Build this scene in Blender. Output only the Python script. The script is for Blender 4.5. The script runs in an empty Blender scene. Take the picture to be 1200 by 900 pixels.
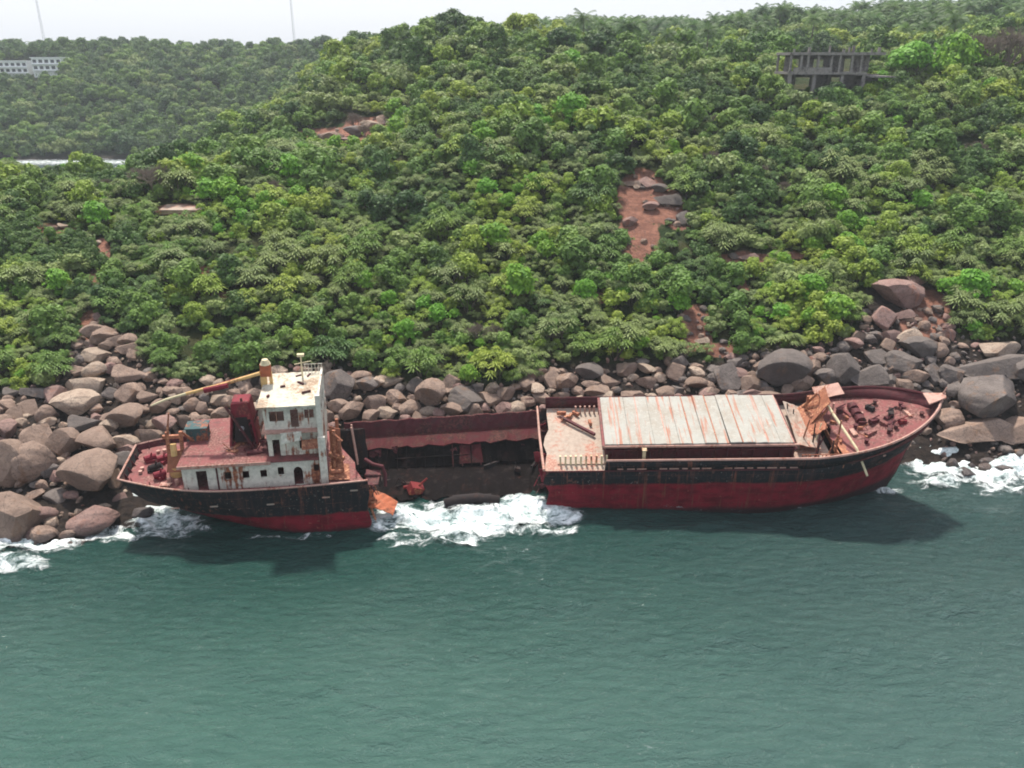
import bpy, math, random
import numpy as np
from mathutils import Vector, Matrix, Euler
S = bpy.context.scene
C = S.collection
rad = math.radians
# ------------------------------------------------------------------ camera, sky, sun, exposure
CH, CP, CF = 45.0, rad(22), 942.0            # camera height, pitch down, focal length in pixels of a 1200 wide frame
cam = bpy.data.cameras.new('camera'); co = bpy.data.objects.new('camera', cam); C.objects.link(co)
co.location = (0, 0, CH); co.rotation_euler = (rad(90) - CP, 0, 0)
cam.sensor_width = 36; cam.lens = 36 * CF / 1200; cam.clip_start = 0.5; cam.clip_end = 20000
S.camera = co
W = bpy.data.worlds.new('World'); S.world = W; W.use_nodes = True
wn = W.node_tree.nodes; wl = W.node_tree.links
sky = wn.new('ShaderNodeTexSky'); sky.sky_type = 'NISHITA'; sky.sun_disc = False
SUN_EL, SUN_AZ = rad(64), rad(-14)           # sun behind the wreck and to the left
sky.sun_elevation = SUN_EL; sky.sun_rotation = SUN_AZ
sky.air_density = 1.0; sky.dust_density = 4.0; sky.ozone_density = 1.0
veil = wn.new('ShaderNodeMix'); veil.data_type = 'RGBA'; veil.inputs[0].default_value = 0.55
veil.inputs[7].default_value = (8.0, 8.45, 9.3, 1)       # thin white overcast
bg = wn['Background']; bg.inputs['Strength'].default_value = 0.122
wl.new(sky.outputs[0], veil.inputs[6]); wl.new(veil.outputs[2], bg.inputs['Color'])
sd = bpy.data.lights.new('sun', 'SUN'); so = bpy.data.objects.new('sun', sd); C.objects.link(so)
sd.energy = 5.0; sd.angle = rad(3.5); sd.color = (1.0, 0.94, 0.84)
tosun = Vector((math.sin(SUN_AZ) * math.cos(SUN_EL), math.cos(SUN_AZ) * math.cos(SUN_EL), math.sin(SUN_EL)))
so.rotation_euler = tosun.to_track_quat('Z', 'Y').to_euler(); so.location = (0, 0, 120)
S.view_settings.view_transform = 'Standard'; S.view_settings.look = 'None'
S.view_settings.exposure = 0.36; S.view_settings.gamma = 1
cy = S.cycles
cy.use_denoising = True; cy.max_bounces = 6; cy.diffuse_bounces = 3; cy.glossy_bounces = 3
cy.transparent_max_bounces = 12; cy.volume_bounces = 1; cy.use_adaptive_sampling = True
cy.pixel_filter_type = 'BLACKMAN_HARRIS'; cy.filter_width = 1.9
cy.sample_clamp_indirect = 6

# ------------------------------------------------------------------ small maths
c22, s22 = math.cos(CP), math.sin(CP)
def proj(x, y, z):
    z = z - CH; d = y * c22 - z * s22
    return 600 + CF * x / d, 450 - CF * (y * s22 + z * c22) / d
def ray(px, py):
    a, b = (px - 600) / CF, (450 - py) / CF
    return a, c22 + b * s22, -s22 + b * c22
def water_at(px, py, z=0.0):
    a, f, g = ray(px, py); k = (z - CH) / g
    return a * k, f * k
_r = np.random.RandomState(5); _perm = _r.rand(256, 256)
def vnoise(x, y):
    x = np.asarray(x, float); y = np.asarray(y, float)
    xi = np.floor(x).astype(int); yi = np.floor(y).astype(int); fx = x - xi; fy = y - yi
    fx = fx * fx * (3 - 2 * fx); fy = fy * fy * (3 - 2 * fy)
    g = lambda i, j: _perm[i & 255, j & 255]
    return (g(xi, yi) * (1 - fx) + g(xi + 1, yi) * fx) * (1 - fy) + (g(xi, yi + 1) * (1 - fx) + g(xi + 1, yi + 1) * fx) * fy
def fbm(x, y, o=4):
    s = 0; a = 1; t = 0
    for i in range(o):
        s = s + a * vnoise(np.asarray(x) * 2 ** i + 17 * i, np.asarray(y) * 2 ** i + 31 * i); t += a; a *= .5
    return s / t * 2 - 1
# ------------------------------------------------------------------ terrain heights (surveyed profiles, metres)
YK = [0,    60,  68,  72,  76,  82,  88,  92,  96, 104, 130, 150, 165, 180, 200, 230, 260, 300, 350, 400, 430, 500, 560, 620, 700, 1000]
TK = [-1.1, -.64, -.56, -.48, -.40, -.32, -.16, -.065, 0, .16, .32, .48, .56, .68, 1.1]
ZT = [
 [-9, -2, 0, 1, 2, 3.2, 4.5, 5.5, 6.5, 9, 18, 24, 25, 22, 12, 2, -3, -4, -4, 0, 8, 30, 46, 48, 42, 30],
 [-9, -2, 0, 1, 2, 3.2, 4.5, 5.5, 6.5, 9, 18, 24, 25, 22, 12, 2, -3, -4, -4, 0, 8, 30, 46, 48, 42, 30],
 [-9, -4, -1.5, 0, 1, 2.6, 4.2, 5.5, 6.8, 9.4, 18, 24.5, 25.5, 22, 12, 2, -3, -4, -4, 0, 8, 30, 46, 48, 42, 30],
 [-9, -5, -2.5, -1.2, 0, 1.8, 3.6, 5, 6.8, 10, 18.5, 24.5, 24.5, 21, 12, 2, -3, -4, -3, 0, 8, 30, 46, 48, 42, 30],
 [-9, -6, -4, -3, -1.5, 0, 2, 3.4, 5, 8.6, 18.5, 25, 25.5, 22, 17, 12, 6, 0, -2, 0, 8, 29, 46, 48, 42, 30],
 [-9, -6, -4.5, -4, -3, -1.5, .4, 2, 3.8, 7.2, 18, 26, 27, 25, 23, 24, 24, 20, 8, 2, 6, 28, 45, 48, 42, 30],
 [-9, -7, -5, -4.5, -4, -2.5, -.6, 1, 2.7, 6, 16.5, 23.5, 27, 28, 28.5, 38, 46, 47, 42, 40, 40, 44, 48, 46, 42, 30],
 [-9, -7, -5, -4.5, -4, -2.6, -.8, .8, 2.4, 5.8, 17, 26, 31.5, 36, 40, 47.5, 51.5, 50.5, 46, 45, 45, 46, 48, 46, 42, 30],
 [-9, -7, -5, -4.5, -4, -2.6, -.8, .8, 2.4, 5.8, 17, 26, 31.5, 36, 40.5, 46, 49, 47.5, 49, 53, 53, 50, 50, 46, 42, 30],
 [-9, -7, -5, -4.5, -4, -2.6, -.8, .8, 2.4, 5.8, 17, 25.5, 31, 36, 40, 43, 45, 49, 55, 59, 58, 56, 54, 50, 42, 30],
 [-9, -7, -5, -4.5, -4, -2.4, -.6, 1, 2.8, 6.4, 17, 25, 30.5, 35, 40, 42.5, 45, 50, 57, 60, 60, 56, 54, 50, 42, 30],
 [-9, -7, -5, -4, -3.5, -2, .4, 2, 3.8, 7.8, 18.5, 26.5, 31.5, 36, 41, 44, 47, 52, 59, 62, 61, 56, 54, 50, 42, 30],
 [-9, -7, -5, -4, -3.2, -1.6, .9, 2.6, 4.4, 8.2, 18.5, 26.5, 32, 37, 42.5, 46, 49, 53, 60, 63, 61, 56, 54, 50, 42, 30],
 [-9, -7, -5, -4, -3, -1.4, 1.2, 3, 4.6, 8.4, 18.5, 27, 33, 39, 45, 50, 53, 56, 61, 63, 61, 56, 54, 50, 42, 30],
 [-9, -7, -5, -4, -3, -1.4, 1.2, 3, 4.6, 8.4, 18.5, 27, 33, 39, 45, 50, 53, 56, 61, 63, 61, 56, 54, 50, 42, 30]]
ZT = np.array(ZT, float); YK = np.array(YK, float); TK = np.array(TK)
ZT[:5, 10] -= .5; ZT[:5, 11] -= 2.0; ZT[:5, 12] -= 2.2; ZT[5, 11:14] -= 1.2; ZT[9:, 18:21] -= 4.5; ZT[9:12, 16:18] -= 2.0; ZT[8:10, 17:21] -= 3.0
def terrain(x, y):
    x = np.asarray(x, float); y = np.asarray(y, float)
    t = np.clip(x / np.maximum(y, 1), -1.1, 1.1); yy = np.clip(y, 0, 1000)
    i = np.clip(np.searchsorted(TK, t) - 1, 0, len(TK) - 2); f = (t - TK[i]) / (TK[i + 1] - TK[i]); f = f * f * (3 - 2 * f)
    j = np.clip(np.searchsorted(YK, yy) - 1, 0, len(YK) - 2); g = (yy - YK[j]) / (YK[j + 1] - YK[j])
    z = (ZT[i, j] * (1 - g) + ZT[i, j + 1] * g) * (1 - f) + (ZT[i + 1, j] * (1 - g) + ZT[i + 1, j + 1] * g) * f
    amp = np.clip((y - 96) / 60, 0, 1)
    return z + amp * (1.5 * fbm(x / 22, y / 22) + np.clip((y - 200) / 200, 0, 1) * 3.5 * fbm(x / 50 + 9, y / 50)) * np.clip((z + 2) / 4, 0, 1)
def ground_at(px, py, y0=60., y1=700.):
    a, f, g = ray(px, py)
    ks = np.arange(y0, y1, .5) / f
    X, Y, Z = a * ks, f * ks, CH + g * ks
    hit = np.nonzero(np.maximum(terrain(X, Y), 0) >= Z)[0]
    k = hit[0] if len(hit) else len(ks) - 1
    return float(X[k]), float(Y[k]), float(terrain(X[k], Y[k]))
# where bare rock and red soil lie, as marks on the hillside
VB = np.array([(-400, 455), (0, 458), (60, 455), (85, 402), (110, 378), (140, 388), (185, 440), (230, 450), (380, 425), (500, 452), (600, 452), (650, 425), (740, 425),
      (790, 418), (830, 424), (880, 412), (920, 410), (1000, 398), (1015, 338), (1060, 325), (1100, 345), (1125, 396), (1200, 398), (1600, 400)], float)
SOIL = [(752, 232, 22, 26), (748, 280, 18, 26), (775, 240, 20, 16), (798, 258, 14, 9), (816, 394, 15, 13), (850, 410, 17, 7), (815, 375, 12, 14), (118, 296, 8, 13), (112, 325, 6, 7),
        (106, 386, 12, 16), (56, 268, 26, 4), (872, 302, 26, 5), (235, 318, 10, 6), (870, 345, 6, 12), (755, 335, 6, 10), (400, 159, 46, 7), (436, 145, 24, 6),
        (213, 246, 26, 5), (700, 350, 8, 4), (262, 345, 12, 3), (930, 300, 12, 4), (1085, 372, 22, 26)]
BUILD = [(968, 84, 56, 19), (36, 80, 44, 9)]
def in_rock(px, py): return py > np.interp(px, VB[:, 0], VB[:, 1])
def soilmask(px, py, zs=SOIL, grow=1.0):
    m = np.zeros(np.shape(px))
    for cx, cy_, rx, ry in zs:
        m = np.maximum(m, 1.6 - ((px - cx) ** 2 / (rx * grow) ** 2 + (py - cy_) ** 2 / (ry * grow) ** 2) * .6)
    return np.clip(m, 0, 1)

# ------------------------------------------------------------------ mesh helpers
def tag(o, label=None, cat=None, group=None, kind=None):
    if label: o['label'] = label
    if cat: o['category'] = cat
    if group: o['group'] = group
    if kind: o['kind'] = kind
    return o
def empty(name, loc=(0, 0, 0), rot=(0, 0, 0)):
    o = bpy.data.objects.new(name, None); C.objects.link(o); o.location = loc; o.rotation_euler = rot; o.empty_display_size = .3
    return o
def npmesh(name, V, Fc, mats, smooth=False, mi=None):
    me = bpy.data.meshes.new(name); V = np.asarray(V, np.float32)
    if isinstance(Fc, np.ndarray):
        n, k = Fc.shape
        me.vertices.add(len(V)); me.vertices.foreach_set('co', V.ravel())
        me.loops.add(n * k); me.loops.foreach_set('vertex_index', Fc.ravel().astype(np.int32))
        me.polygons.add(n); me.polygons.foreach_set('loop_start', np.arange(0, n * k, k, dtype=np.int32))
    else:
        me.from_pydata(V.tolist(), [], Fc)
    for m in mats: me.materials.append(m)
    if mi is not None: me.polygons.foreach_set('material_index', np.asarray(mi, np.int32))
    me.polygons.foreach_set('use_smooth', np.full(len(me.polygons), smooth, bool))
    me.update(calc_edges=True); me.validate()
    return me
def link(name, me, parent=None):
    o = bpy.data.objects.new(name, me); C.objects.link(o)
    if parent: o.parent = parent
    return o
class MB:
    def __init__(s): s.v = []; s.f = []
    def add(s, v, f):
        n = len(s.v); s.v += [tuple(p) for p in v]; s.f += [tuple(i + n for i in q) for q in f]; return s
    def box(s, c, d, rot=(0, 0, 0)):
        M = Euler(rot).to_matrix(); c = Vector(c); h = Vector(d) / 2
        v = [c + M @ Vector((h.x * i, h.y * j, h.z * k)) for i in (-1, 1) for j in (-1, 1) for k in (-1, 1)]
        return s.add(v, [(0, 1, 3, 2), (4, 6, 7, 5), (0, 4, 5, 1), (2, 3, 7, 6), (0, 2, 6, 4), (1, 5, 7, 3)])
    def b2(s, a, b): return s.box([(a[i] + b[i]) / 2 for i in range(3)], [abs(b[i] - a[i]) for i in range(3)])
    def tube(s, p, r0, r1=None, n=8, cap=True):
        r1 = r0 if r1 is None else r1; p = [Vector(q) for q in p]; m = len(p); base = len(s.v)
        up = Vector((0, 0, 1))
        for i, q in enumerate(p):
            t = (p[min(i + 1, m - 1)] - p[max(i - 1, 0)]).normalized()
            a = t.cross(up if abs(t.z) < .95 else Vector((1, 0, 0))).normalized(); b = t.cross(a)
            r = r0 + (r1 - r0) * i / (m - 1)
            for k in range(n):
                an = 2 * math.pi * k / n; s.v.append(tuple(q + (a * math.cos(an) + b * math.sin(an)) * r))
        for i in range(m - 1):
            for k in range(n):
                k2 = (k + 1) % n; s.f.append((base + i * n + k, base + i * n + k2, base + (i + 1) * n + k2, base + (i + 1) * n + k))
        if cap:
            s.f.append(tuple(base + k for k in range(n))[::-1]); s.f.append(tuple(base + (m - 1) * n + k for k in range(n)))
        return s
    def plate(s, q, th=.06, n=1, wob=0.0, seed=0):      # quad q[4], subdivided, wobbly, thick
        q = [Vector(a) for a in q]; rr = random.Random(seed); nrm = (q[1] - q[0]).cross(q[3] - q[0]).normalized(); base = len(s.v)
        for sd_ in (0, 1):
            rr = random.Random(seed)
            for i in range(n + 1):
                for j in range(n + 1):
                    a, b = i / n, j / n
                    p = (q[0] * (1 - a) + q[1] * a) * (1 - b) + (q[3] * (1 - a) + q[2] * a) * b
                    s.v.append(tuple(p + nrm * (rr.uniform(-wob, wob) + (th if sd_ else 0))))
        N = n + 1; o2 = N * N
        for i in range(n):
            for j in range(n):
                a = base + i * N + j; s.f.append((a, a + 1, a + N + 1, a + N)); a += o2; s.f.append((a, a + N, a + N + 1, a + 1))
        for i in range(n):
            for A, B in ((i * N, (i + 1) * N), ((i + 1) * N + n, i * N + n), (i + 1, i), (n * N + i, n * N + i + 1)):
                s.f.append((base + A, base + B, base + B + o2, base + A + o2))
        return s
    def wall(s, axis, at, th, a0, a1, w0, w1, holes):   # wall in plane axis=at (v or u), rectangular holes cut right through
        A = sorted({a0, a1, *[h[0] for h in holes], *[h[1] for h in holes]}); B = sorted({w0, w1, *[h[2] for h in holes], *[h[3] for h in holes]})
        for i in range(len(A) - 1):
            for j in range(len(B) - 1):
                ca, cb = (A[i] + A[i + 1]) / 2, (B[j] + B[j + 1]) / 2
                if any(h[0] < ca < h[1] and h[2] < cb < h[3] for h in holes): continue
                if axis == 'v': s.b2((A[i], at, B[j]), (A[i + 1], at + th, B[j + 1]))
                else: s.b2((at, A[i], B[j]), (at + th, A[i + 1], B[j + 1]))
        return s
    def build(s, name, mat, parent=None, smooth=False, bevel=0):
        me = npmesh(name, s.v, s.f, mat if isinstance(mat, (list, tuple)) else [mat], smooth); o = link(name, me, parent)
        if bevel:
            m = o.modifiers.new('bevel', 'BEVEL'); m.width = bevel; m.segments = 2; m.limit_method = 'ANGLE'
        return o
# ------------------------------------------------------------------ materials
class NT:
    def __init__(s, name):
        s.m = bpy.data.materials.new(name); s.m.use_nodes = True; s.t = s.m.node_tree; s.n = s.t.nodes; s.b = s.n['Principled BSDF']; s.out = s.n['Material Output']
        s.tc = s.n.new('ShaderNodeTexCoord')
    def L(s, a, b): s.t.links.new(a, b)
    def mapv(s, src, sc):
        m = s.n.new('ShaderNodeMapping'); m.inputs['Scale'].default_value = sc; s.L(src, m.inputs[0]); return m.outputs[0]
    def noise(s, vec, scale, det=4, rough=.6, dist=0):
        n = s.n.new('ShaderNodeTexNoise'); n.inputs['Scale'].default_value = scale; n.inputs['Detail'].default_value = det; n.inputs['Roughness'].default_value = rough; n.inputs['Distortion'].default_value = dist
        s.L(vec, n.inputs['Vector']); return n.outputs['Fac']
    def rng(s, v, a, b, c=0., d=1.):
        n = s.n.new('ShaderNodeMapRange'); n.interpolation_type = 'SMOOTHSTEP'
        for i, x in enumerate((a, b, c, d)): n.inputs[i + 1].default_value = x
        s.L(v, n.inputs[0]); return n.outputs[0]
    def mix(s, f, a, b, mode='MIX'):
        n = s.n.new('ShaderNodeMix'); n.data_type = 'RGBA'; n.blend_type = mode
        for sock, x in ((n.inputs[0], f), (n.inputs[6], a), (n.inputs[7], b)):
            if isinstance(x, (int, float)): sock.default_value = x
            elif isinstance(x, tuple): sock.default_value = (*x, 1)
            else: s.L(x, sock)
        return n.outputs[2]
    def math(s, op, a, b=None):
        n = s.n.new('ShaderNodeMath'); n.operation = op
        for i, x in enumerate((a, b)):
            if x is None: continue
            if isinstance(x, (int, float)): n.inputs[i].default_value = x
            else: s.L(x, n.inputs[i])
        return n.outputs[0]
    def sep(s, v): n = s.n.new('ShaderNodeSeparateXYZ'); s.L(v, n.inputs[0]); return n.outputs
    def bump(s, h, dist, st=1.0):
        n = s.n.new('ShaderNodeBump'); n.inputs['Distance'].default_value = dist; n.inputs['Strength'].default_value = st; s.L(h, n.inputs['Height']); s.L(n.outputs[0], s.b.inputs['Normal']); return n
    def col(s, c, rough=.7, spec=.3):
        i = s.b.inputs['Base Color']
        if isinstance(c, tuple): i.default_value = (*c, 1)
        else: s.L(c, i)
        s.b.inputs['Roughness'].default_value = rough; s.b.inputs['Specular IOR Level'].default_value = spec; return s.m
RUST, RUSTL, RUSTD = (.17, .05, .03), (.36, .13, .06), (.06, .025, .022)
def painted(name, paint, rust=.5, rc=RUST, rc2=RUSTL, sc=1.0, rough=.75, streak=.5, dirt=.5):
    n = NT(name); o = n.tc.outputs['Object']
    big = n.noise(o, .35 * sc, 5, .65); fine = n.noise(o, 2.2 * sc, 5, .7)
    st = n.noise(n.mapv(o, (2.6, 2.6, .22)), 1.0, 4, .6)
    a = n.mix(n.rng(fine, .35, .7), paint, tuple(c * .72 for c in paint))
    r = n.mix(n.rng(n.noise(o, 4.5 * sc, 3), .4, .65), rc, rc2)
    m = n.math('ADD', n.math('MULTIPLY', big, .55), n.math('ADD', n.math('MULTIPLY', fine, .45 * (1 - streak)), n.math('MULTIPLY', st, .45 * streak + .0)))
    lo = .66 - rust * .32
    c = n.mix(n.rng(m, lo - .035, lo + .045), a, r)
    c = n.mix(n.math('MULTIPLY', n.rng(n.noise(o, .9 * sc, 4), .52, .72), dirt), c, (.035, .028, .026))
    n.bump(fine, .03); return n.col(c, rough)
M = {}
M['white'] = painted('weathered_cream_paint', (.66, .62, .53), .34, dirt=.22, streak=.9)
M['white2'] = painted('stained_cream_paint', (.70, .66, .55), .42, dirt=.35, streak=.8)
M['roof'] = painted('lichen_cream_roof_paint', (.52, .49, .40), .46, rc=(.27, .18, .12), rc2=(.42, .34, .25), dirt=.4)
M['deck'] = painted('faded_maroon_deck_paint', (.20, .058, .056), .5, rc=(.11, .035, .03), rc2=(.27, .13, .11), dirt=.5, streak=0)
M['maroon'] = painted('dark_maroon_plate', (.085, .015, .02), .42, rc=(.04, .014, .014), rc2=(.13, .04, .035), dirt=.45)
M['palegdeck'] = painted('pale_bleached_deck', (.36, .285, .23), .45, rc=(.30, .13, .09), rc2=(.42, .26, .2), dirt=.22, streak=0)
M['orange'] = painted('orange_rust_plate', (.33, .125, .07), .5, rc=(.2, .06, .035), rc2=(.5, .24, .13), dirt=.3)
M['orangeb'] = painted('orange_rust_scrap', (.42, .12, .055), .45, dirt=.2)
M['yellow'] = painted('yellow_ochre_paint', (.66, .42, .17), .3, dirt=.1)
M['redp'] = painted('deep_red_paint', (.19, .012, .025), .35, rc=(.1, .02, .02), rc2=(.26, .06, .05), dirt=.3)
M['darksteel'] = painted('dark_wet_steel', (.022, .016, .016), .4, rc=(.035, .016, .014), rc2=(.06, .028, .022), rough=.9)
M['shade_black'] = painted('shade_black_steel', (.009, .007, .007), .3, rc=(.02, .01, .009), rc2=(.03, .015, .012), rough=.95)  # near-black colour paints shade onto steel that would otherwise look sunlit
M['shade_black'].node_tree.nodes['Principled BSDF'].inputs['Specular IOR Level'].default_value = .04
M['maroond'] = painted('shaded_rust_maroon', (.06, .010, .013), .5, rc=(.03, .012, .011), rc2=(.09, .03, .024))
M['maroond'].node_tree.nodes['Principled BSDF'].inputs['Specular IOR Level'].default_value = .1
M['teal'] = painted('faded_teal_paint', (.035, .085, .09), .45)
M['pinkrust'] = painted('pink_salt_rust', (.46, .27, .22), .4, rc=(.28, .1, .07), rc2=(.5, .33, .25), dirt=.2)
M['palepost'] = painted('pale_yellow_post_paint', (.66, .57, .36), .3, dirt=.1)
def hullmat(name, split, slope, red=(.205, .009, .021)):
    n = NT(name); o = n.tc.outputs['Object']; x, y, z = n.sep(o)
    zz = n.math('ADD', z, n.math('MULTIPLY', n.math('SUBTRACT', n.noise(o, .5, 4), .5), .7)); zz = n.math('ADD', zz, n.math('MULTIPLY', x, slope))
    low = n.rng(n.noise(n.mapv(o, (1, 1, 2)), .5, 5), .38, .66)
    st = n.noise(n.mapv(o, (1.6, 1.6, .12)), 1.0, 5, .65)
    redc = n.mix(low, red, tuple(c * .5 for c in red)); redc = n.mix(n.rng(st, .56, .72), redc, (.12, .022, .026))
    redc = n.mix(n.rng(n.noise(o, 1.7, 5, .7), .62, .7), redc, (.27, .075, .06))
    blk = n.mix(n.rng(st, .5, .7), (.010, .012, .014), (.045, .024, .022)); blk = n.mix(n.rng(n.noise(o, 1.1, 5, .7), .58, .68), blk, (.10, .045, .035))
    blk = n.mix(n.rng(n.noise(o, 3.1, 3), .66, .72), blk, (.2, .19, .18))
    br = n.n.new('ShaderNodeTexBrick'); br.inputs['Scale'].default_value = 1.0; br.inputs['Mortar Size'].default_value = .02; br.inputs['Mortar Smooth'].default_value = .6; br.inputs['Brick Width'].default_value = 3.4; br.inputs['Row Height'].default_value = 1.25; br.inputs['Bias'].default_value = 0
    cv = n.n.new('ShaderNodeCombineXYZ'); n.L(x, cv.inputs[0]); n.L(z, cv.inputs[1]); n.L(cv.outputs[0], br.inputs['Vector']); seam = br.outputs['Fac']
    c = n.mix(n.rng(zz, split - .16, split + .16), redc, blk)
    c = n.mix(n.math('MULTIPLY', seam, n.rng(n.noise(o, .9, 3), .4, .6)), c, (.13, .05, .035))
    run = n.math('MULTIPLY', n.rng(n.noise(n.mapv(o, (2.2, 2.2, .09)), 1.0, 5, .7), .56, .66), n.rng(n.noise(o, .25, 3), .42, .6)); c = n.mix(run, c, (.16, .055, .035))
    c = n.mix(n.rng(n.noise(o, 2.6, 5, .75), .63, .7), c, (.20, .10, .075))
    c = n.mix(n.rng(z, -1.2, -.2, 1, 0), c, (.03, .012, .014))
    n.bump(n.math('SUBTRACT', n.noise(n.mapv(o, (.6, .6, .6)), 1.2, 4), n.math('MULTIPLY', seam, .12)), .16); return n.col(c, .8, .22)
M['hull_b'] = hullmat('black_over_red_hull_paint_bow', 2.55, -.006)
M['hull_s'] = hullmat('black_over_red_hull_paint_stern', 1.25, 0)
M['in_b'] = M['deck']
def hatchmat():
    n = NT('rust_streaked_hatch_panel'); o = n.tc.outputs['Object']; x, y, z = n.sep(o)
    base = n.mix(n.rng(n.noise(o, .35, 5), .35, .7), (.32, .315, .285), (.28, .25, .21))
    base = n.mix(n.rng(n.noise(o, 2.4, 5, .7), .5, .66), base, (.36, .34, .30))
    streak = n.rng(n.noise(n.mapv(o, (2.3, .16, 1)), 1.0, 4, .6), .53, .66)
    base = n.mix(n.math('MULTIPLY', streak, .75), base, (.33, .10, .045))
    base = n.mix(n.rng(n.noise(o, 6, 3), .62, .75), base, (.2, .15, .12))
    n.bump(n.noise(o, 1.3, 4), .08); return n.col(base, .8)
M['hatch'] = hatchmat()
def rockmat(name, a, b, dark=(.05, .042, .04), stain=(.2, .12, .08)):
    n = NT(name); o = n.tc.outputs['Object']; g = n.n.new('ShaderNodeNewGeometry').outputs['Position']; oi = n.n.new('ShaderNodeObjectInfo')
    c = n.mix(n.rng(n.noise(o, 1.1, 6, .65), .35, .65), a, b)
    c = n.mix(n.rng(n.noise(n.mapv(g, (.7, .7, .25)), 1, 4), .56, .72), c, stain)
    c = n.mix(n.rng(n.noise(g, 5, 4, .7), .5, .75), c, dark)
    v = n.n.new('ShaderNodeTexVoronoi'); v.feature = 'DISTANCE_TO_EDGE'; v.inputs['Scale'].default_value = .55; n.L(n.mix(.35, g, n.n.new('ShaderNodeTexNoise').outputs['Color']), v.inputs['Vector'])
    c = n.mix(n.rng(v.outputs[0], 0, .02, .5, 0), c, dark)
    c = n.mix(n.rng(oi.outputs['Random'], 0, 1, 0, .5), c, tuple(x * .55 for x in a))
    z = n.sep(g)[2]; wet = n.rng(n.math('ADD', z, n.math('MULTIPLY', n.math('SUBTRACT', n.noise(g, .8), .5), 1.2)), .5, 1.3, 1, 0)
    c = n.mix(n.math('MULTIPLY', wet, .75), c, (.035, .026, .027))
    n.bump(n.noise(g, 2.6, 6, .7), .14); n.col(c, .85, .25); n.L(n.rng(wet, 0, 1, .85, .3), n.b.inputs['Roughness']); return n.m
M['rock'] = rockmat('brown_granite', (.29, .205, .16), (.18, .122, .095))
M['rockp'] = rockmat('pinkish_granite', (.27, .175, .15), (.19, .11, .095), stain=(.28, .13, .09))
M['rockg'] = rockmat('grey_granite', (.17, .142, .128), (.095, .078, .072))
M['rockt'] = rockmat('tan_granite', (.40, .31, .24), (.26, .19, .145))
def terrmat():
    n = NT('hillside_ground'); g = n.n.new('ShaderNodeNewGeometry').outputs['Position']
    at = n.n.new('ShaderNodeAttribute'); at.attribute_name = 'soil'; ar = n.n.new('ShaderNodeAttribute'); ar.attribute_name = 'shore'
    c = n.mix(n.rng(n.noise(g, .25, 5), .4, .65), (.020, .034, .012), (.050, .050, .022))
    soil = n.mix(n.rng(n.noise(g, .6, 5, .7), .35, .65), (.26, .125, .088), (.16, .075, .055))
    soil = n.mix(n.rng(n.noise(g, 1.6, 4, .7), .55, .65), soil, (.14, .075, .06))
    soil = n.mix(n.rng(n.noise(g, .45, 4, .7), .62, .7), soil, (.05, .05, .025))
    sh = n.mix(n.rng(n.noise(g, 1.2, 5), .4, .65), (.035, .026, .022), (.016, .013, .012))
    e = n.math('ADD', at.outputs['Fac'], n.math('MULTIPLY', n.math('SUBTRACT', n.noise(g, .5, 4), .5), .7))
    c = n.mix(ar.outputs['Fac'], c, sh); c = n.mix(n.rng(e, .35, .6), c, soil)
    n.bump(n.noise(g, 1.1, 6, .7), .5); return n.col(c, .95, .1)
M['terr'] = terrmat()
def leafmat(name, a, b, c3, trans=.3):
    n = NT(name); oi = n.n.new('ShaderNodeObjectInfo'); o = n.tc.outputs['Object']
    patch = n.noise(oi.outputs['Location'], .05, 3)
    c = n.mix(n.rng(oi.outputs['Random'], .1, .9), a, b); c = n.mix(n.rng(patch, .42, .62), c, c3)
    c = n.mix(n.rng(n.noise(o, 1.6, 3), .35, .7), c, tuple(x * .55 for x in a))
    n.col(c, .6, .26)
    t = n.n.new('ShaderNodeBsdfTranslucent'); n.L(c, t.inputs['Color']); ms = n.n.new('ShaderNodeMixShader'); ms.inputs[0].default_value = trans
    n.L(n.b.outputs[0], ms.inputs[1]); n.L(t.outputs[0], ms.inputs[2]); n.L(ms.outputs[0], n.out.inputs['Surface']); return n.m
LEAF = {
 'yellow green': leafmat('yellow_green_leaves', (0.300, 0.417, 0.061), (0.243, 0.361, 0.056), (0.358, 0.435, 0.072)),
 'mid green': leafmat('mid_green_leaves', (0.165, 0.293, 0.056), (0.136, 0.237, 0.052), (0.229, 0.336, 0.066)),
 'dark green': leafmat('dark_green_leaves', (0.089, 0.174, 0.046), (0.114, 0.205, 0.052), (0.129, 0.211, 0.052)),
 'grey green': leafmat('grey_green_leaves', (0.264, 0.336, 0.118), (0.208, 0.279, 0.102), (0.286, 0.361, 0.112)),
 'deep green': leafmat('deep_green_leaves', (0.064, 0.131, 0.043), (0.086, 0.150, 0.049), (0.094, 0.162, 0.046)),
 'bright green': leafmat('bright_green_leaves', (0.186, 0.435, 0.046), (0.229, 0.448, 0.052), (0.257, 0.422, 0.046)),
}
M['bark'] = painted('grey_bark', (.12, .095, .075), .1, rc=(.06, .045, .035), rc2=(.1, .08, .06))
M['twig'] = painted('dry_brown_twigs', (.20, .155, .125), .1, rc=(.13, .10, .08), rc2=(.16, .13, .1))
M['concrete'] = painted('mouldy_concrete', (.27, .24, .22), .35, rc=(.09, .08, .08), rc2=(.16, .14, .13), dirt=.4)
M['wallw'] = painted('white_render', (.88, .88, .86), .05, rc=(.5, .5, .48), rc2=(.55, .55, .52), dirt=.1)
M['tan'] = painted('tan_plaster', (.55, .42, .26), .2, rc=(.3, .2, .12), rc2=(.4, .28, .18), dirt=.2)
M['mastp'] = painted('grey_lattice_paint', (.45, .45, .47), .1)
M['pane'] = NT('dark_window_pane').col((.03, .035, .04), .15, .5)

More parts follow.
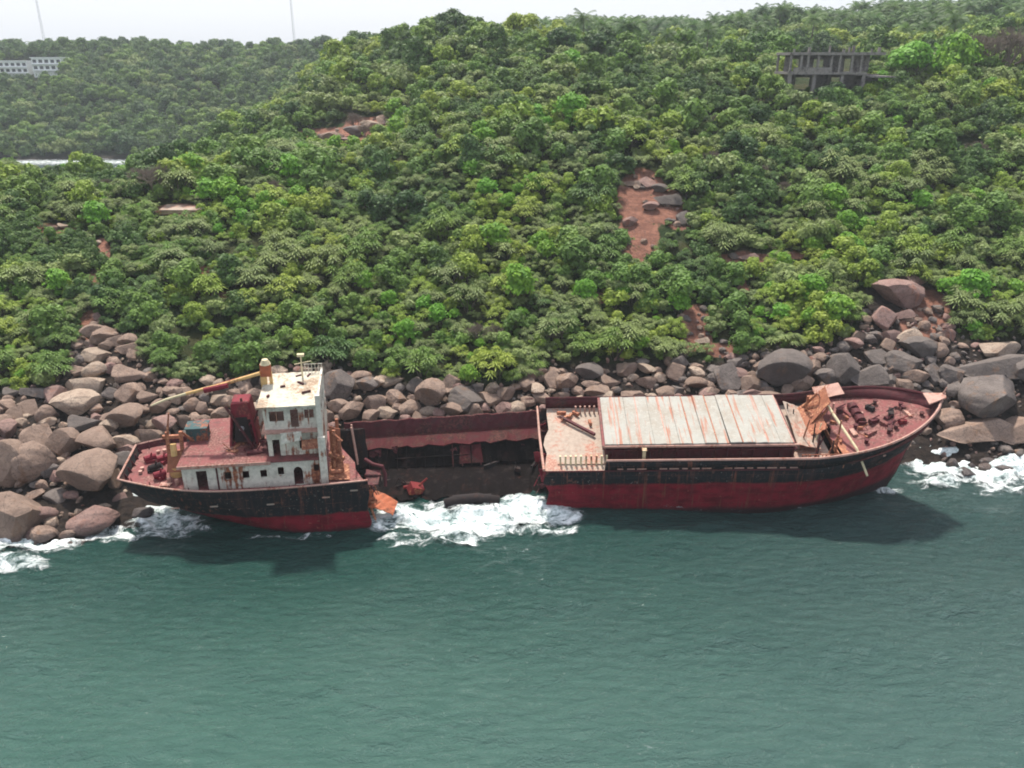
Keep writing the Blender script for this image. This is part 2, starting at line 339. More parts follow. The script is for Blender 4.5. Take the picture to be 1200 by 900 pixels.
# ------------------------------------------------------------------ setting: water
def nonuni(a, b, step, far, k=1.35):
    x = list(np.arange(a, b + 1e-6, step)); s_ = step
    l = [a]; 
    while l[-1] > -far: s_ *= k; l.append(l[-1] - s_)
    s_ = step; h = [x[-1]]
    while h[-1] < far: s_ *= k; h.append(h[-1] + s_)
    return np.array(l[1:][::-1] + x + h[1:])
xs = nonuni(-75, 75, .45, 1000); ys = nonuni(28, 98, .38, 1000)
X, Y = np.meshgrid(xs, ys, indexing='ij')
def swell(x, y):
    d = np.clip(1 - np.maximum(np.abs(x) - 75, 0) / 60, 0, 1) * np.clip(1 - np.maximum(y - 98, 0) / 30, 0, 1) * np.clip(1 - np.maximum(28 - y, 0) / 20, 0, 1)
    h = .20 * np.sin(.42 * y + .16 * x + 2.5 * fbm(x / 17, y / 17, 2)) + .34 * fbm((x + .5 * y) / 6.5, (y - .3 * x) / 2.8, 3) + .24 * fbm((x + .5 * y) / 2.6, (y - .3 * x) / 1.2, 3)
    return d * h
Z = swell(X, Y)
nx, ny = len(xs), len(ys); I = np.arange(nx * ny).reshape(nx, ny)
Q = np.stack([I[:-1, :-1], I[1:, :-1], I[1:, 1:], I[:-1, 1:]], -1).reshape(-1, 4)
n = NT('murky_teal_sea'); g = n.n.new('ShaderNodeNewGeometry').outputs['Position']
c = n.mix(n.rng(n.noise(g, .035, 4, .55, .6), .25, .75), (.035, .088, .071), (.050, .101, .086))
c = n.mix(n.rng(n.math('ADD', n.sep(g)[1], n.math('MULTIPLY', n.noise(g, .06, 3), 14)), 54, 82), c, (.007, .042, .034)); c = n.mix(n.rng(n.math('ADD', n.sep(g)[0], n.math('MULTIPLY', n.noise(g, .05, 3), 30)), 0, 55, 0, .5), c, (.048, .082, .080))  # base colour darkens towards the wreck, painting in its shadow and reflection
n.col(c, .1, .5); n.b.inputs['IOR'].default_value = 1.33
mp = n.mapv(g, (.6, 1.7, 1)); mp.node.inputs['Rotation'].default_value = (0, 0, .32); h1 = n.noise(mp, .9, 5, .66, .5); h2 = n.noise(n.mapv(g, (1, 1.6, 1)), 4.0, 4, .6, .3)
n.bump(n.math('ADD', h1, n.math('MULTIPLY', h2, .25)), .85); n.L(n.rng(n.sep(g)[1], 40, 62, .7, 1.0), n.n['Bump'].inputs['Strength'])
M['water'] = n.m
tag(link('sea', npmesh('sea', np.stack([X, Y, Z], -1).reshape(-1, 3), Q, [n.m], True)), kind='structure')
# foam sheets on the broken water
FO = [(562, 612, 62, 20, 1), (505, 612, 48, 18, 1.), (610, 600, 42, 18, 1), (655, 606, 36, 13, .95), (475, 602, 46, 13, .95), (535, 632, 48, 14, .8), (448, 612, 26, 16, .9), (600, 588, 14, 8, .8),
      (45, 636, 62, 18, 1.0), (125, 628, 60, 10, .8), (210, 612, 40, 12, .8), (20, 662, 50, 12, .8), (75, 622, 30, 14, 1), (182, 607, 44, 20, .95), (195, 625, 40, 8, .75), (150, 590, 24, 9, 1.0), (95, 600, 30, 8, 1.), (10, 640, 30, 14, .8), (140, 625, 40, 9, .6),
      (1110, 545, 58, 18, 1), (1165, 552, 56, 20, 1), (1100, 566, 40, 10, .85), (1180, 572, 50, 12, .7), (1195, 538, 40, 12, .9), (1085, 535, 22, 10, .9), (1250, 550, 60, 22, 1), (-40, 650, 60, 22, 1),
      (735, 594, 48, 4, .72), (545, 594, 95, 9, .62), (450, 592, 22, 8, .7), (830, 599, 70, 3, .6), (930, 596, 50, 3, .55), (340, 631, 70, 3.5, .6), (1040, 577, 26, 5, .7), (230, 618, 30, 6, .6), (760, 878, 42, 12, .38), (590, 650, 70, 12, .35), (470, 636, 40, 12, .6), (640, 622, 60, 8, .7)]
fx, fy = np.arange(-70, 62, .26), np.arange(40, 94, .26)
FX, FY = np.meshgrid(fx, fy, indexing='ij'); px, py = proj(FX, FY, 0 * FX); D = np.zeros_like(FX)
for a, b, rx, ry, st in FO: D = np.maximum(D, st * np.clip(1.25 - ((px - a) ** 2 / rx ** 2 + (py - b) ** 2 / ry ** 2), 0, 1))
D = np.clip(D, 0, 1)
churn = np.clip(fbm(FX / 2.4, FY / 1.6, 4) + .15, 0, 1)
FZ = swell(FX, FY) + .09 + D * (churn * 1.5 + .12 * fbm(FX / .5, FY / .5, 2))
keep = D > .02; kq = keep[:-1, :-1] & keep[1:, :-1] & keep[1:, 1:] & keep[:-1, 1:]
I = np.arange(FX.size).reshape(FX.shape); Q = np.stack([I[:-1, :-1][kq], I[1:, :-1][kq], I[1:, 1:][kq], I[:-1, 1:][kq]], -1)
used, inv = np.unique(Q, return_inverse=True); Q = inv.reshape(-1, 4)
# far surf on the bay behind the shoulder of the hill
gx, gy = np.meshgrid(np.arange(-330, -90, 1.6), np.arange(335, 404, 1.6), indexing='ij'); gd = .42 + .4 * np.clip(1 - np.abs(gy - 388) / 14, 0, 1); gi = np.arange(gx.size).reshape(gx.shape) + len(used)
gQ = np.stack([gi[:-1, :-1], gi[1:, :-1], gi[1:, 1:], gi[:-1, 1:]], -1).reshape(-1, 4); Q = np.concatenate([Q, gQ])
FV = np.concatenate([np.stack([FX, FY, FZ], -1).reshape(-1, 3)[used], np.stack([gx, gy, 0 * gx + .3], -1).reshape(-1, 3)]); DV = np.concatenate([D.reshape(-1)[used], gd.reshape(-1)])
me = npmesh('sea_foam', FV, Q, [], True)
at = me.attributes.new('dens', 'FLOAT', 'POINT'); at.data.foreach_set('value', DV.astype(np.float32))
n = NT('white_foam'); g = n.n.new('ShaderNodeNewGeometry').outputs['Position']; a_ = n.n.new('ShaderNodeAttribute'); a_.attribute_name = 'dens'
nz = n.math('ADD', n.math('MULTIPLY', n.noise(n.mapv(g, (.55, .8, .8)), 1.0, 7, .68, 1.0), .75), n.math('MULTIPLY', n.noise(g, 2.6, 5, .7, .8), .25))
f = n.math('ADD', n.math('MULTIPLY', a_.outputs['Fac'], .38), nz)
f = n.rng(f, .66, .94)
n.col(n.mix(n.rng(nz, .35, .6), (.42, .56, .55), (.80, .83, .83)), .7, .3); n.bump(n.noise(g, 3, 5), .2)
tr = n.n.new('ShaderNodeBsdfTransparent'); ms = n.n.new('ShaderNodeMixShader'); n.L(f, ms.inputs[0]); n.L(tr.outputs[0], ms.inputs[1]); n.L(n.b.outputs[0], ms.inputs[2]); n.L(ms.outputs[0], n.out.inputs['Surface'])
me.materials.append(n.m)
tag(link('sea_foam', me), 'white churned foam where waves break on the rocks and the wreck', 'foam', kind='stuff')
# ------------------------------------------------------------------ setting: terrain sheet
ts = np.linspace(-1.1, 1.1, 420); yk = np.concatenate([np.arange(56, 110, .7), np.arange(110, 200, 1.3), np.arange(200, 420, 3), np.arange(420, 1000, 8)])
T, Y = np.meshgrid(ts, yk, indexing='ij'); X = T * Y; Z = terrain(X, Y)
px, py = proj(X, Y, Z); rk = in_rock(px, py) & (Y < 135); Z = Z + np.where(rk, .35 * fbm(X / 1.7, Y / 1.7, 3), 0)
soil = soilmask(px, py) * (Y < 330); shore = np.clip((py - np.interp(px, VB[:, 0], VB[:, 1])) / 12 + .5, 0, 1) * (Y < 135)
shore = np.maximum(shore, np.clip((2.5 - Z) / 2, 0, 1))
nx, ny = T.shape; I = np.arange(nx * ny).reshape(nx, ny); Q = np.stack([I[:-1, :-1], I[1:, :-1], I[1:, 1:], I[:-1, 1:]], -1).reshape(-1, 4)
me = npmesh('hillside_terrain', np.stack([X, Y, Z], -1).reshape(-1, 3), Q, [M['terr']], True)
for nm, d in (('soil', soil), ('shore', shore)):
    at = me.attributes.new(nm, 'FLOAT', 'POINT'); at.data.foreach_set('value', d.reshape(-1).astype(np.float32))
tag(link('hillside_terrain', me), kind='structure')
# ================================================================== the wreck
def hull_grid(levels, ns, side_fn, both=True):
    """levels: list of (name-index) curves; side_fn(s,k)->(u, half breadth, w). returns grid points near side then far side"""
    near = [[side_fn(s, k) for s in ns] for k in range(levels)]
    return near
def smooth(a): a = np.clip(a, 0, 1); return a * a * (3 - 2 * a)
NS = [i / 60 for i in range(61)]
# ---- bow section -------------------------------------------------
bow = empty('shipwreck_bow_section', (3.9, 81.2, 1.7), (rad(9.8), rad(-1.8), rad(-2.2))); bow.scale = (.965, 1, 1)
tag(bow, 'long broken front half of a cargo ship, red and black hull with pale hatch cover', 'shipwreck')
#        w     len   B    p_start pow
BL = [(-4.2, 38.5, 4.2, .45, 1.6), (-3.2, 39.8, 5.6, .5, 1.8), (-.8, 40.6, 6, .55, 2.0), (1.6, 41.1, 6, .6, 2.1), (3.0, 41.6, 6, .64, 2.2), (4.4, 42.2, 6.05, .68, 2.4), (5.7, 43.4, 6.1, .70, 2.6)]
def sheer(s): return 3.0 * max(0, (s - .66) / .34) ** 1.25
def bowp(s, k):
    w, L, B, st, pw = BL[k]
    f = 1 - max(0, (s - st) / (1 - st)) ** pw; f = max(f, 0) ** (.8 if k > 3 else .95)
    return (s * L, B * f, w + sheer(s) * (max(0, (w + 1) / 6.7)) ** 1.5)
def jag(k, side):       # torn edge at the break
    return (.15, .5, -.25, .35, -.3, .1, .2)[k] + (-.6 if side > 0 else 0)
def shell(ks, pf, jagf, transom=False):
    mb = MB(); K = len(ks)
    for side in (-1, 1):
        base = len(mb.v)
        for k in ks:
            for i, s in enumerate(NS):
                u, b, w = pf(s, k)
                if i == 0: u += jagf(k, side)
                if 0 < i < 60: b += .035 * math.sin(i * 2.1 + k * 1.7) * (1 if k > 1 else 0)
                mb.v.append((u, side * b, w))
        N = 61
        for a in range(K - 1):
            for i in range(60):
                q = (base + a * N + i, base + a * N + i + 1, base + (a + 1) * N + i + 1, base + (a + 1) * N + i)
                mb.f.append(q if side < 0 else q[::-1])
    if 0 in ks:          # bottom
        N = 61; off = K * N
        for i in range(60): mb.f.append((i, off + i, off + i + 1, i + 1))
    return mb
def thick(o, t, off=-1, mo=0):
    m = o.modifiers.new('thick', 'SOLIDIFY'); m.thickness = t; m.offset = off; m.material_offset = mo; m.material_offset_rim = mo
h = shell(range(0, 6), bowp, jag); o = h.build('hull', [M['hull_b'], M['darksteel']], bow, True); thick(o, .12, -1, 1)
bw_ = MB()
for side in (-1, 1):
    ss = [s for s in NS if s * 43 > (6.4 if side < 0 else -1)]; base = len(bw_.v)
    for k in (5, 6):
        for s in ss:
            u, b, w = bowp(s, k); bw_.v.append((u, side * b, w + (.0 if k == 6 else .004)))
    N = len(ss)
    for i in range(N - 1):
        q = (base + i, base + i + 1, base + N + i + 1, base + N + i); bw_.f.append(q if side < 0 else q[::-1])
o = bw_.build('bulwark', [M['hull_b'], M['maroon']], bow, True); thick(o, .09, -1, 1)
# rail cap along the bulwark
for side in (-1, 1):
    pts = [(bowp(s, 6)[0], side * (bowp(s, 6)[1] - .05), bowp(s, 6)[2] + .05) for s in NS if s * 43 > (6.4 if side < 0 else -1)]
    MB().tube([Vector(p) for p in pts], .13, .15, 5).build('rail_cap', M['pinkrust'] if side < 0 else M['maroon'], bow)
MB().tube([(x, -6.08, 4.42) for x in (-.1, 7, 14, 21, 27)], .09, .09, 5).build('rubbing_strake', M['maroon'], bow)
for i in range(17):
    if i in (3, 9): continue
    MB().box((8 + i * 1.15, -6.16, 4.72), (.62 + .2 * ((i * 7) % 3), .05, .13)).build('freeing_port', M['pinkrust'], bow)  # solid pale boxes stand in for light showing through the slots
# decks
def deckpoly(s0, s1, k, dz, pf, inset=.12, n=24, wob=.03, seed=1, u0=None):
    mb = MB(); rr = random.Random(seed); cols = 9
    for i in range(n + 1):
        s = s0 + (s1 - s0) * i / n; u, b, w = pf(s, k); b = max(b - inset, .02)
        for j in range(cols):
            v = -b + 2 * b * j / (cols - 1); uu = u
            if i == 0: uu += rr.uniform(-.25, .35)
            mb.v.append((uu, v, w + dz + rr.uniform(-wob, wob) + .10 * (1 - (v / 6) ** 2)))
    for i in range(n):
        for j in range(cols - 1):
            a = i * cols + j; mb.f.append((a, a + cols, a + cols + 1, a + 1))
    return mb
o = deckpoly(.0, .735, 5, 0, lambda s, k: (bowp(s, k)[0], bowp(s, k)[1], 4.4), seed=3).build('main_deck', [M['palegdeck'], M['darksteel']], bow); thick(o, .1, -1, 1)
FD = lambda s, k: (bowp(s, 6)[0] * .995, bowp(s, 6)[1], bowp(s, 6)[2] - 1.15)
o = deckpoly(.735, .99, 6, 0, FD, seed=5).build('forecastle_deck', [M['deck'], M['darksteel']], bow); thick(o, .1, -1, 1)
# forecastle bulkhead
u0 = FD(.735, 6)[0]; b0 = FD(.735, 6)[1] - .15; w1 = FD(.735, 6)[2]
wl_ = MB().wall('u', u0 - .12, .1, -b0, b0, 4.42, w1 + .02, [(-3.4, -2.5, 4.5, w1 - .35), (2.0, 2.9, 4.5, w1 - .35)])
wl_.build('forecastle_bulkhead', M['orange'], bow)
# inclined plates and ladders of the collapsed break of the forecastle
p = MB(); p.plate([(u0 - 3.1, -1.2, 4.6), (u0 - .6, -1.4, 6.3), (u0 - .8, 3.6, 6.9), (u0 - 3.3, 3.4, 5.0)], .07, 5, .06, 2)
p.plate([(u0 + .2, -4.6, w1 + .1), (u0 + 2.8, -4.2, w1 + .25), (u0 + 2.4, -1.6, w1 + .2), (u0 + .1, -2.0, w1 + .16)], .05, 4, .04, 6)
p.build('buckled_plate', M['orange'], bow)
p = MB(); p.plate([(u0 - 5.2, -2.9, 4.75), (u0 - 1.6, -3.0, 4.95), (u0 - 2.6, 2.9, 5.1), (u0 - 6.6, 2.5, 5.25)], .06, 6, .09, 8).build('loose_deck_sheet', M['palegdeck'], bow)
for (a, b, mt, t) in (((u0 - 2.6, 3.7, 4.5), (u0 - 1.0, 2.2, 8.4), 'orange', .28), ((u0 - 1.0, 2.2, 8.4), (u0 + 1.2, 3.6, w1), 'pinkrust', .16), ((u0 - .3, -3.9, 4.5), (u0 - .2, -3.4, 8.6), 'orange', .2), ((u0 - 2.0, -2.0, 4.5), (u0 - 1.4, -1.4, 6.9), 'palepost', .13), ((u0 - 1.5, .4, 4.5), (u0 - .2, .6, 7.6), 'orange', .22), ((u0 - 1.9, 2.4, 4.5), (u0 - 1.9, 2.4, 7.9), 'orange', .3), ((u0 + .9, 1.8, w1), (u0 + .9, 1.8, w1 + 2.3), 'pinkrust', .2)):
    MB().tube([a, b], t * .55, t * .5, 8).build('bent_post', M[mt], bow)
f = MB(); f.plate([(u0 - 2.2, .2, 5.2), (u0 - .1, .4, 8.3), (u0 + .1, 3.3, 8.6), (u0 - 2.0, 3.2, 5.4)], .08, 4, .08, 12).build('collapsed_housing', M['orange'], bow)
MB().plate([(u0 - .6, 3.0, 7.0), (u0 + 2.2, 2.6, 8.0), (u0 + 2.0, 4.4, 8.3), (u0 - .8, 4.6, 7.6)], .08, 3, .06, 13).build('buckled_plate', M['pinkrust'], bow)
# mast boom leaning over the starboard bulwark
b = MB().tube([(u0 - .1, 1.2, w1 + 2.5), (u0 + 1.6, -4.4, w1 + .75), (u0 + 2.2, -6.9, w1 - .9)], .16, .12, 8).build('fallen_derrick_boom', M['palepost'], bow)
# windlass and fittings on the forecastle
wd = empty('windlass', (u0 + 3.6, 1.6, w1 + .25)); wd.parent = bow
MB().tube([(0, -1.9, .75), (0, 1.9, .75)], .16, .16, 10).build('shaft', M['redp'], wd)
for v in (-1.5, -.3, .9): MB().tube([(0, v, .75), (0, v + .75, .75)], .55, .55, 14).build('drum', M['maroon'], wd, bevel=.03)
for v in (-1.85, -.5, .7, 1.85): MB().b2((-.45, v - .07, 0), (.45, v + .07, 1.0)).build('bracket', M['maroon'], wd, bevel=.03)
for (du, v, hh) in ((5.6, -2.4, .6), (6.5, -1.9, .55), (8.2, .9, .65), (8.2, 1.6, .65), (3.0, -3.3, .5), (6.0, 3.0, .6), (2.6, -.9, .8), (9.6, -.6, .5)):
    ww = FD((u0 + du) / 43.4, 6)[2]; t = MB().tube([(u0 + du, v, ww), (u0 + du, v, ww + hh)], .2, .2, 10); t.tube([(u0 + du, v, ww + hh), (u0 + du, v, ww + hh + .08)], .27, .27, 10); t.build('bollard', M['maroon'], bow)
for (du, v, a, l, mt) in ((4.8, -.2, .4, 1.2, 'maroon'), (6.9, .7, 1.2, 1.6, 'darksteel'), (7.4, -1.2, .2, .8, 'redp'), (2.2, 2.9, .9, 1.3, 'maroon'), (5.2, 2.2, 2.1, 1.0, 'darksteel')):
    ww = FD((u0 + du) / 43.4, 6)[2]; g = MB().box((u0 + du, v, ww + .35), (l, .5, .5), (0, .1, a)); g.tube([(u0 + du - .5, v, ww + .5), (u0 + du + .6, v + .3, ww + .9)], .08, .08, 6); g.build('deck_fitting', M[mt], bow, bevel=.03)
rr = random.Random(31)
for i in range(16):
    du = rr.uniform(.6, 8.5); v = rr.uniform(-3.2, 3.6) * (1 - du / 14); ww = FD((u0 + du) / 43.4, 6)[2]; a_ = rr.uniform(0, 3); l = rr.uniform(.4, 1.5)
    m = MB().box((u0 + du, v, ww + .22), (l, rr.uniform(.15, .6), rr.uniform(.2, .5)), (rr.uniform(-.2, .2), rr.uniform(-.2, .2), a_)).tube([(u0 + du, v, ww + .2), (u0 + du + rr.uniform(-.9, .9), v + rr.uniform(-.9, .9), ww + rr.uniform(.3, 1.2))], .07, .05, 5)
    m.build('deck_scrap', M[rr.choice(['maroon', 'orange', 'deck', 'pinkrust'])], bow)
for i in range(12):
    x, y = u0 - rr.uniform(.2, 3.6), rr.uniform(-4.2, 4.6); MB().tube([(x, y, 4.5), (x + rr.uniform(-.6, .6), y + rr.uniform(-.5, .5), rr.uniform(5.6, 8.2))], .1, .07, 6).build('bent_post', M[rr.choice(['orange', 'maroon', 'orange', 'darksteel'])], bow)
for i in range(5):
    x, y = u0 - rr.uniform(.3, 3.0), rr.uniform(-3.6, 4.0); z = rr.uniform(4.9, 6.6); MB().plate([(x, y, z), (x + rr.uniform(.8, 1.8), y + rr.uniform(-.3, .3), z + rr.uniform(-.3, .8)), (x + rr.uniform(.8, 1.8), y + rr.uniform(.8, 1.8), z + rr.uniform(-.2, 1)), (x + rr.uniform(-.2, .2), y + 1.2, z + rr.uniform(-.2, .5))], .06, 4, .09, i).build('buckled_plate', M[rr.choice(['orange', 'maroon'])], bow)
# stem head and pale torn plate at the tip
st_ = MB(); tip = bowp(1, 6)
st_.plate([(tip[0] - 1.7, -.9, tip[2] + .05), (tip[0] + .3, -.25, tip[2] + .35), (tip[0] + .5, .5, tip[2] + .5), (tip[0] - 1.5, 1.3, tip[2] + .05)], .12, 4, .05, 4)
st_.tube([(tip[0] - .1, .3, tip[2] - .4), (tip[0] + .45, .5, tip[2] + 1.3)], .16, .07, 6)
st_.tube([(tip[0] + .1, 0, tip[2]), (bowp(1, 5)[0] + .02, 0, bowp(1, 5)[2]), (bowp(1, 3)[0], 0, bowp(1, 3)[2])], .17, .12, 8)
st_.build('stem_head', M['pinkrust'], bow)
MB().tube([(36.3, -4.15, 5.0), (36.5, -4.45, 5.0)], .35, .3, 10).build('hawse_pipe', M['pinkrust'], bow)
# hatch
hc = MB()
for sv in (-1, 1): hc.b2((6.6, sv * 4.25 - .08, 4.4), (26.8, sv * 4.25 + .08, 6.45))
for su in (6.6, 26.8): hc.b2((su - .08, -4.25, 4.4), (su + .08, 4.25, 6.42))
for i in range(15):
    for sv in (-1, 1): hc.b2((7.3 + i * 1.38 - .06, sv * 4.4 - .16, 4.45), (7.3 + i * 1.38 + .06, sv * 4.4 + .1, 6.2))
hc.b2((6.4, -4.62, 5.9), (27, -4.34, 6.02)); hc.b2((6.4, 4.34, 5.9), (27, 4.62, 6.02))
hc.build('hatch_coaming', M['maroon'], bow)
cover = empty('hatch_cover', (0, 0, 0)); cover.parent = bow
NP = 15; u = 6.45; rr = random.Random(11)
for i in range(NP):
    wdt = 1.34; zt = 6.6 + rr.uniform(-.03, .03) + (.1 if i in (8, 10, 11) else 0)
    q = MB().plate([(u, -4.55, zt), (u + wdt - (.03 if i not in (9, 10) else .12), -4.55, zt + rr.uniform(-.02, .05)), (u + wdt - .04, 4.5, zt + rr.uniform(-.02, .03)), (u, 4.5, zt)], .16, 5, .018, 20 + i)
    q.build('hatch_panel', M['hatch'], cover)
    if i % 2 == 0: MB().b2((u + wdt - .09, -4.6, zt + .16), (u + wdt + .03, 4.5, zt + .2)).build('panel_seam', M['orange'] if i in (6, 8, 10) else M['pinkrust'], cover)
    u += wdt
MB().b2((6.2, -4.75, 6.4), (27.1, -4.56, 6.62)).build('cover_edge', M['pinkrust'], cover)
MB().b2((6.15, -4.7, 6.2), (6.43, 4.6, 6.66)).build('cover_edge', M['deck'], cover)
q = MB().plate([(27.4, -3.4, 5.6), (30.0, -3.4, 4.9), (30.2, 3.9, 5.2), (27.6, 3.9, 6.3)], .08, 6, .07, 31).build('loose_deck_sheet', M['palegdeck'], bow)
# near-side post, lattice rail, row of short pale posts, fallen beam
MB().box((10.6, -5.2, 5.4), (.32, .32, 2.2)).box((10.6, -5.2, 6.5), (.5, .5, .1)).build('white_post', M['palepost'], bow)
for i in range(10): MB().box((1.6 + i * .56, -4.9, 5.0), (.2, .24, 1.15), (0, .03 * ((i * 5) % 3 - 1), 0)).build('short_pale_post', M['palepost'], bow)
MB().b2((1.3, -4.98, 4.44), (7, -4.82, 4.56)).build('post_rail', M['palegdeck'], bow)
for i in range(7): MB().box((3.6 + i * .55, 4.7, 4.95), (.2, .2, 1.0)).build('short_pale_post', M['pinkrust'], bow)
MB().box((3.7, 1.6, 4.9), (5.2, .3, .3), (0, 0, -.75)).build('fallen_beam', M['maroon'], bow)
for (x, y, a) in ((1.9, 4.4, .3), (2.9, 3.8, 1.2), (3.6, 4.3, 2.2), (2.3, 3.4, .8), (5.2, 2.4, 1.7)): MB().box((x, y, 4.75), (1.1, .3, .35), (0, .2, a)).build('scrap_metal', M['orange'], bow)
r_ = MB()
for i in range(13): r_.tube([(27.4 + i * .42, -5.35, 4.5), (27.4 + i * .42, -5.35, 5.7)], .05, .05, 5, True)
for w in (4.9, 5.3, 5.72): r_.tube([(27.3, -5.35, w), (32.6, -5.3, w)], .05, .05, 5)
for i in range(6): r_.tube([(27.4 + i * .84, -5.35, 4.6), (28.2 + i * .84, -5.35, 5.6)], .045, .045, 5)
r_.build('handrail', M['orange'], bow)
for i in range(11): MB().tube([(8.0 + i * 1.8, -5.93, 4.45), (8.0 + i * 1.8, -5.9, 5.6)], .07, .07, 5).build('bulwark_stay', M['maroon'], bow)
# torn cross section at the break
tc = MB()
for i in range(6): tc.b2((.15, -5.6 + i * 2.2, -3.9), (.3, -5.45 + i * 2.2, 4.25))
tc.plate([(.6, -5.9, 0), (.7, -2, -.5), (.6, -2, 4.3), (.5, -5.9, 4.2)], .08, 4, .12, 3); tc.plate([(.9, -2, -.5), (.8, 5.8, -.2), (.9, 5.8, 4.2), (.8, -2, 4.2)], .08, 5, .15, 9)
tc.build('torn_bulkhead', M['darksteel'], bow)
MB().plate([(-.5, -5.7, 2.8), (.3, -5.9, 2.7), (.4, -5.2, 4.1), (-.7, -5.0, 4.0)], .06, 3, .12, 5).build('torn_plate', M['redp'], bow)
MB().tube([(-.2, -5.9, 4.5), (-.7, 0, 4.7), (-1.0, 5.9, 4.7)], .16, .12, 6).build('torn_deck_edge', M['pinkrust'], bow)
# anything left of the port bulwark top line
MB().tube([(-1.5, 5.95, 5.75), (-2.4, 6.05, 5.7)], .08, .05, 6).build('bent_rail', M['maroon'], bow)

# ---- stern section ------------------------------------------------
stn = empty('shipwreck_stern_section', (-15.5, 77.2, 1.35), (rad(3.5), rad(.8), rad(9)))
tag(stn, 'broken rear part of a cargo ship with cream wheelhouse and maroon poop deck', 'shipwreck')
# levels: w, length aft, B, taper start, power, end fraction
SL = [(-4.2, 13, 4, .2, 1.5, 0), (-3, 14.5, 5.4, .2, 1.6, 0), (-1.5, 17, 5.9, .25, 1.7, 0), (.0, 20, 6, .3, 1.9, .15), (1.8, 22.3, 6, .4, 2.0, .38), (3.2, 23.4, 6, .5, 2.1, .5), (4.4, 23.9, 6.05, .55, 2.2, .54), (4.98, 24.2, 6.1, .55, 2.2, .56)]
def stp(s, k):
    w, L, B, st, pw, e = SL[k]
    f = 1 - (1 - e) * max(0, (s - st) / (1 - st)) ** pw
    sag = -.35 * math.sin(math.pi * min(1, s * 1.1)) if k > 4 else 0
    return (-s * L, B * f, w + sag + (.25 * s * s if k > 4 else 0))
def jags(k, side): return (-.5, .2, -.1, .15, -.2, .1, 0, 0)[k] - (4.6 if side > 0 else 0)
h = shell(range(0, 7), stp, jags)
h.f = [q[::-1] for q in h.f]
N = 61; K = 7                                        # transom
for a in range(K - 1): h.f.append((a * N + 60, K * N + a * N + 60, K * N + (a + 1) * N + 60, (a + 1) * N + 60))
o = h.build('hull', [M['hull_s'], M['darksteel']], stn, True); thick(o, .12, -1, 1)
e_ = o.modifiers.new('split', 'EDGE_SPLIT'); e_.split_angle = rad(40)
bs = MB()
for side in (-1, 1):
    ss = NS if side < 0 else [s for s in NS if s > .2]; base = len(bs.v)
    for k in (6, 7):
        for s in ss: u, b, w = stp(s, k); bs.v.append((u, side * b, w + (.004 if k == 6 else 0)))
    N = len(ss)
    for i in range(N - 1):
        q = (base + i, base + i + 1, base + N + i + 1, base + N + i); bs.f.append(q[::-1] if side < 0 else q)
    if side < 0: e0 = (base + N - 1, base + 2 * N - 1)
    else: bs.f.append((e0[0], base + N - 1, base + 2 * N - 1, e0[1]))
o = bs.build('bulwark', [M['hull_s'], M['maroon']], stn); thick(o, .09, -1, 1)
loop = [(stp(s, 7)[0], -stp(s, 7)[1], stp(s, 7)[2] + .04) for s in NS] + [(stp(s, 7)[0], stp(s, 7)[1], stp(s, 7)[2] + .04) for s in NS[::-1] if s > .2]
MB().tube(loop, .1, .1, 5).build('rail_cap', M['pinkrust'], stn)
for i in range(12):
    for sd_ in (-1, 1):
        s = .08 + i * .08; u, b, w = stp(s, 6)
        if sd_ > 0 and s < .26: continue
        MB().plate([(u, sd_ * (b - .1), w), (u, sd_ * (b - .5), w), (u, sd_ * (b - .16), w + .8), (u, sd_ * (b - .1), w + .85)], .05).build('bulwark_stay', M['maroon'], stn)
for i in range(5): MB().plate([(-23.75, -2.6 + i * 1.3, 4.5), (-23.3, -2.6 + i * 1.3, 4.5), (-23.75, -2.6 + i * 1.3, 5.35), (-23.85, -2.6 + i * 1.3, 5.3)], .05).build('bulwark_stay', M['maroon'], stn)
def sdk(s, k): u, b, w = stp(s, 6); return (u, b, w)
mbd = deckpoly(.0, .99, 6, -.02, sdk, seed=9, n=36); mbd.v = [(u - (max(0, 1 + u / 6) * (v + 6) / 12 * 4.2), v, w) for u, v, w in mbd.v]; mbd.f = [q[::-1] for q in mbd.f]; o = mbd.build('poop_deck', [M['deck'], M['darksteel']], stn); thick(o, .1, -1, 1)
# scuppers along the black side
for (u, w) in ((-18.6, 3.1), (-15, 3.0), (-9.6, 2.9), (-4.2, 3.3), (-1.4, 3.9)):
    MB().box((u, -6.07 if u > -10 else -5.95, w), (.75, .06, .14)).build('side_port', M['palegdeck'], stn)
# deckhouse: long cream side with four round-cornered windows, arched door
dh = empty('deckhouse', (0, 0, 0)); dh.parent = stn
wz0, wz1 = 4.1, 6.75
holes = [(-13.85, -13.2, 5.15, 5.95), (-12.15, -11.5, 5.15, 5.95), (-10.45, -9.8, 5.15, 5.95), (-8.75, -8.15, 5.3, 6.15), (-7.25, -6.35, 4.15, 6.05), (-5.25, -4.75, 5.5, 6.2), (-16.5, -15.5, 4.15, 6.2)]
MB().wall('v', -4.75, .16, -17.8, -4.5, wz0, wz1, holes).build('side_wall', M['white'], dh)
MB().wall('v', 4.6, .16, -17.8, -4.5, wz0, wz1, []).build('side_wall', M['white2'], dh)
MB().wall('u', -17.8, .16, -4.59, 4.6, wz0, wz1, [(-1, 0, 4.2, 6.1)]).build('aft_wall', M['white2'], dh)
MB().wall('u', -4.66, .16, -4.59, 4.6, wz0, wz1, [(1, 1.9, 4.2, 6.1)]).build('front_wall', M['white2'], dh)
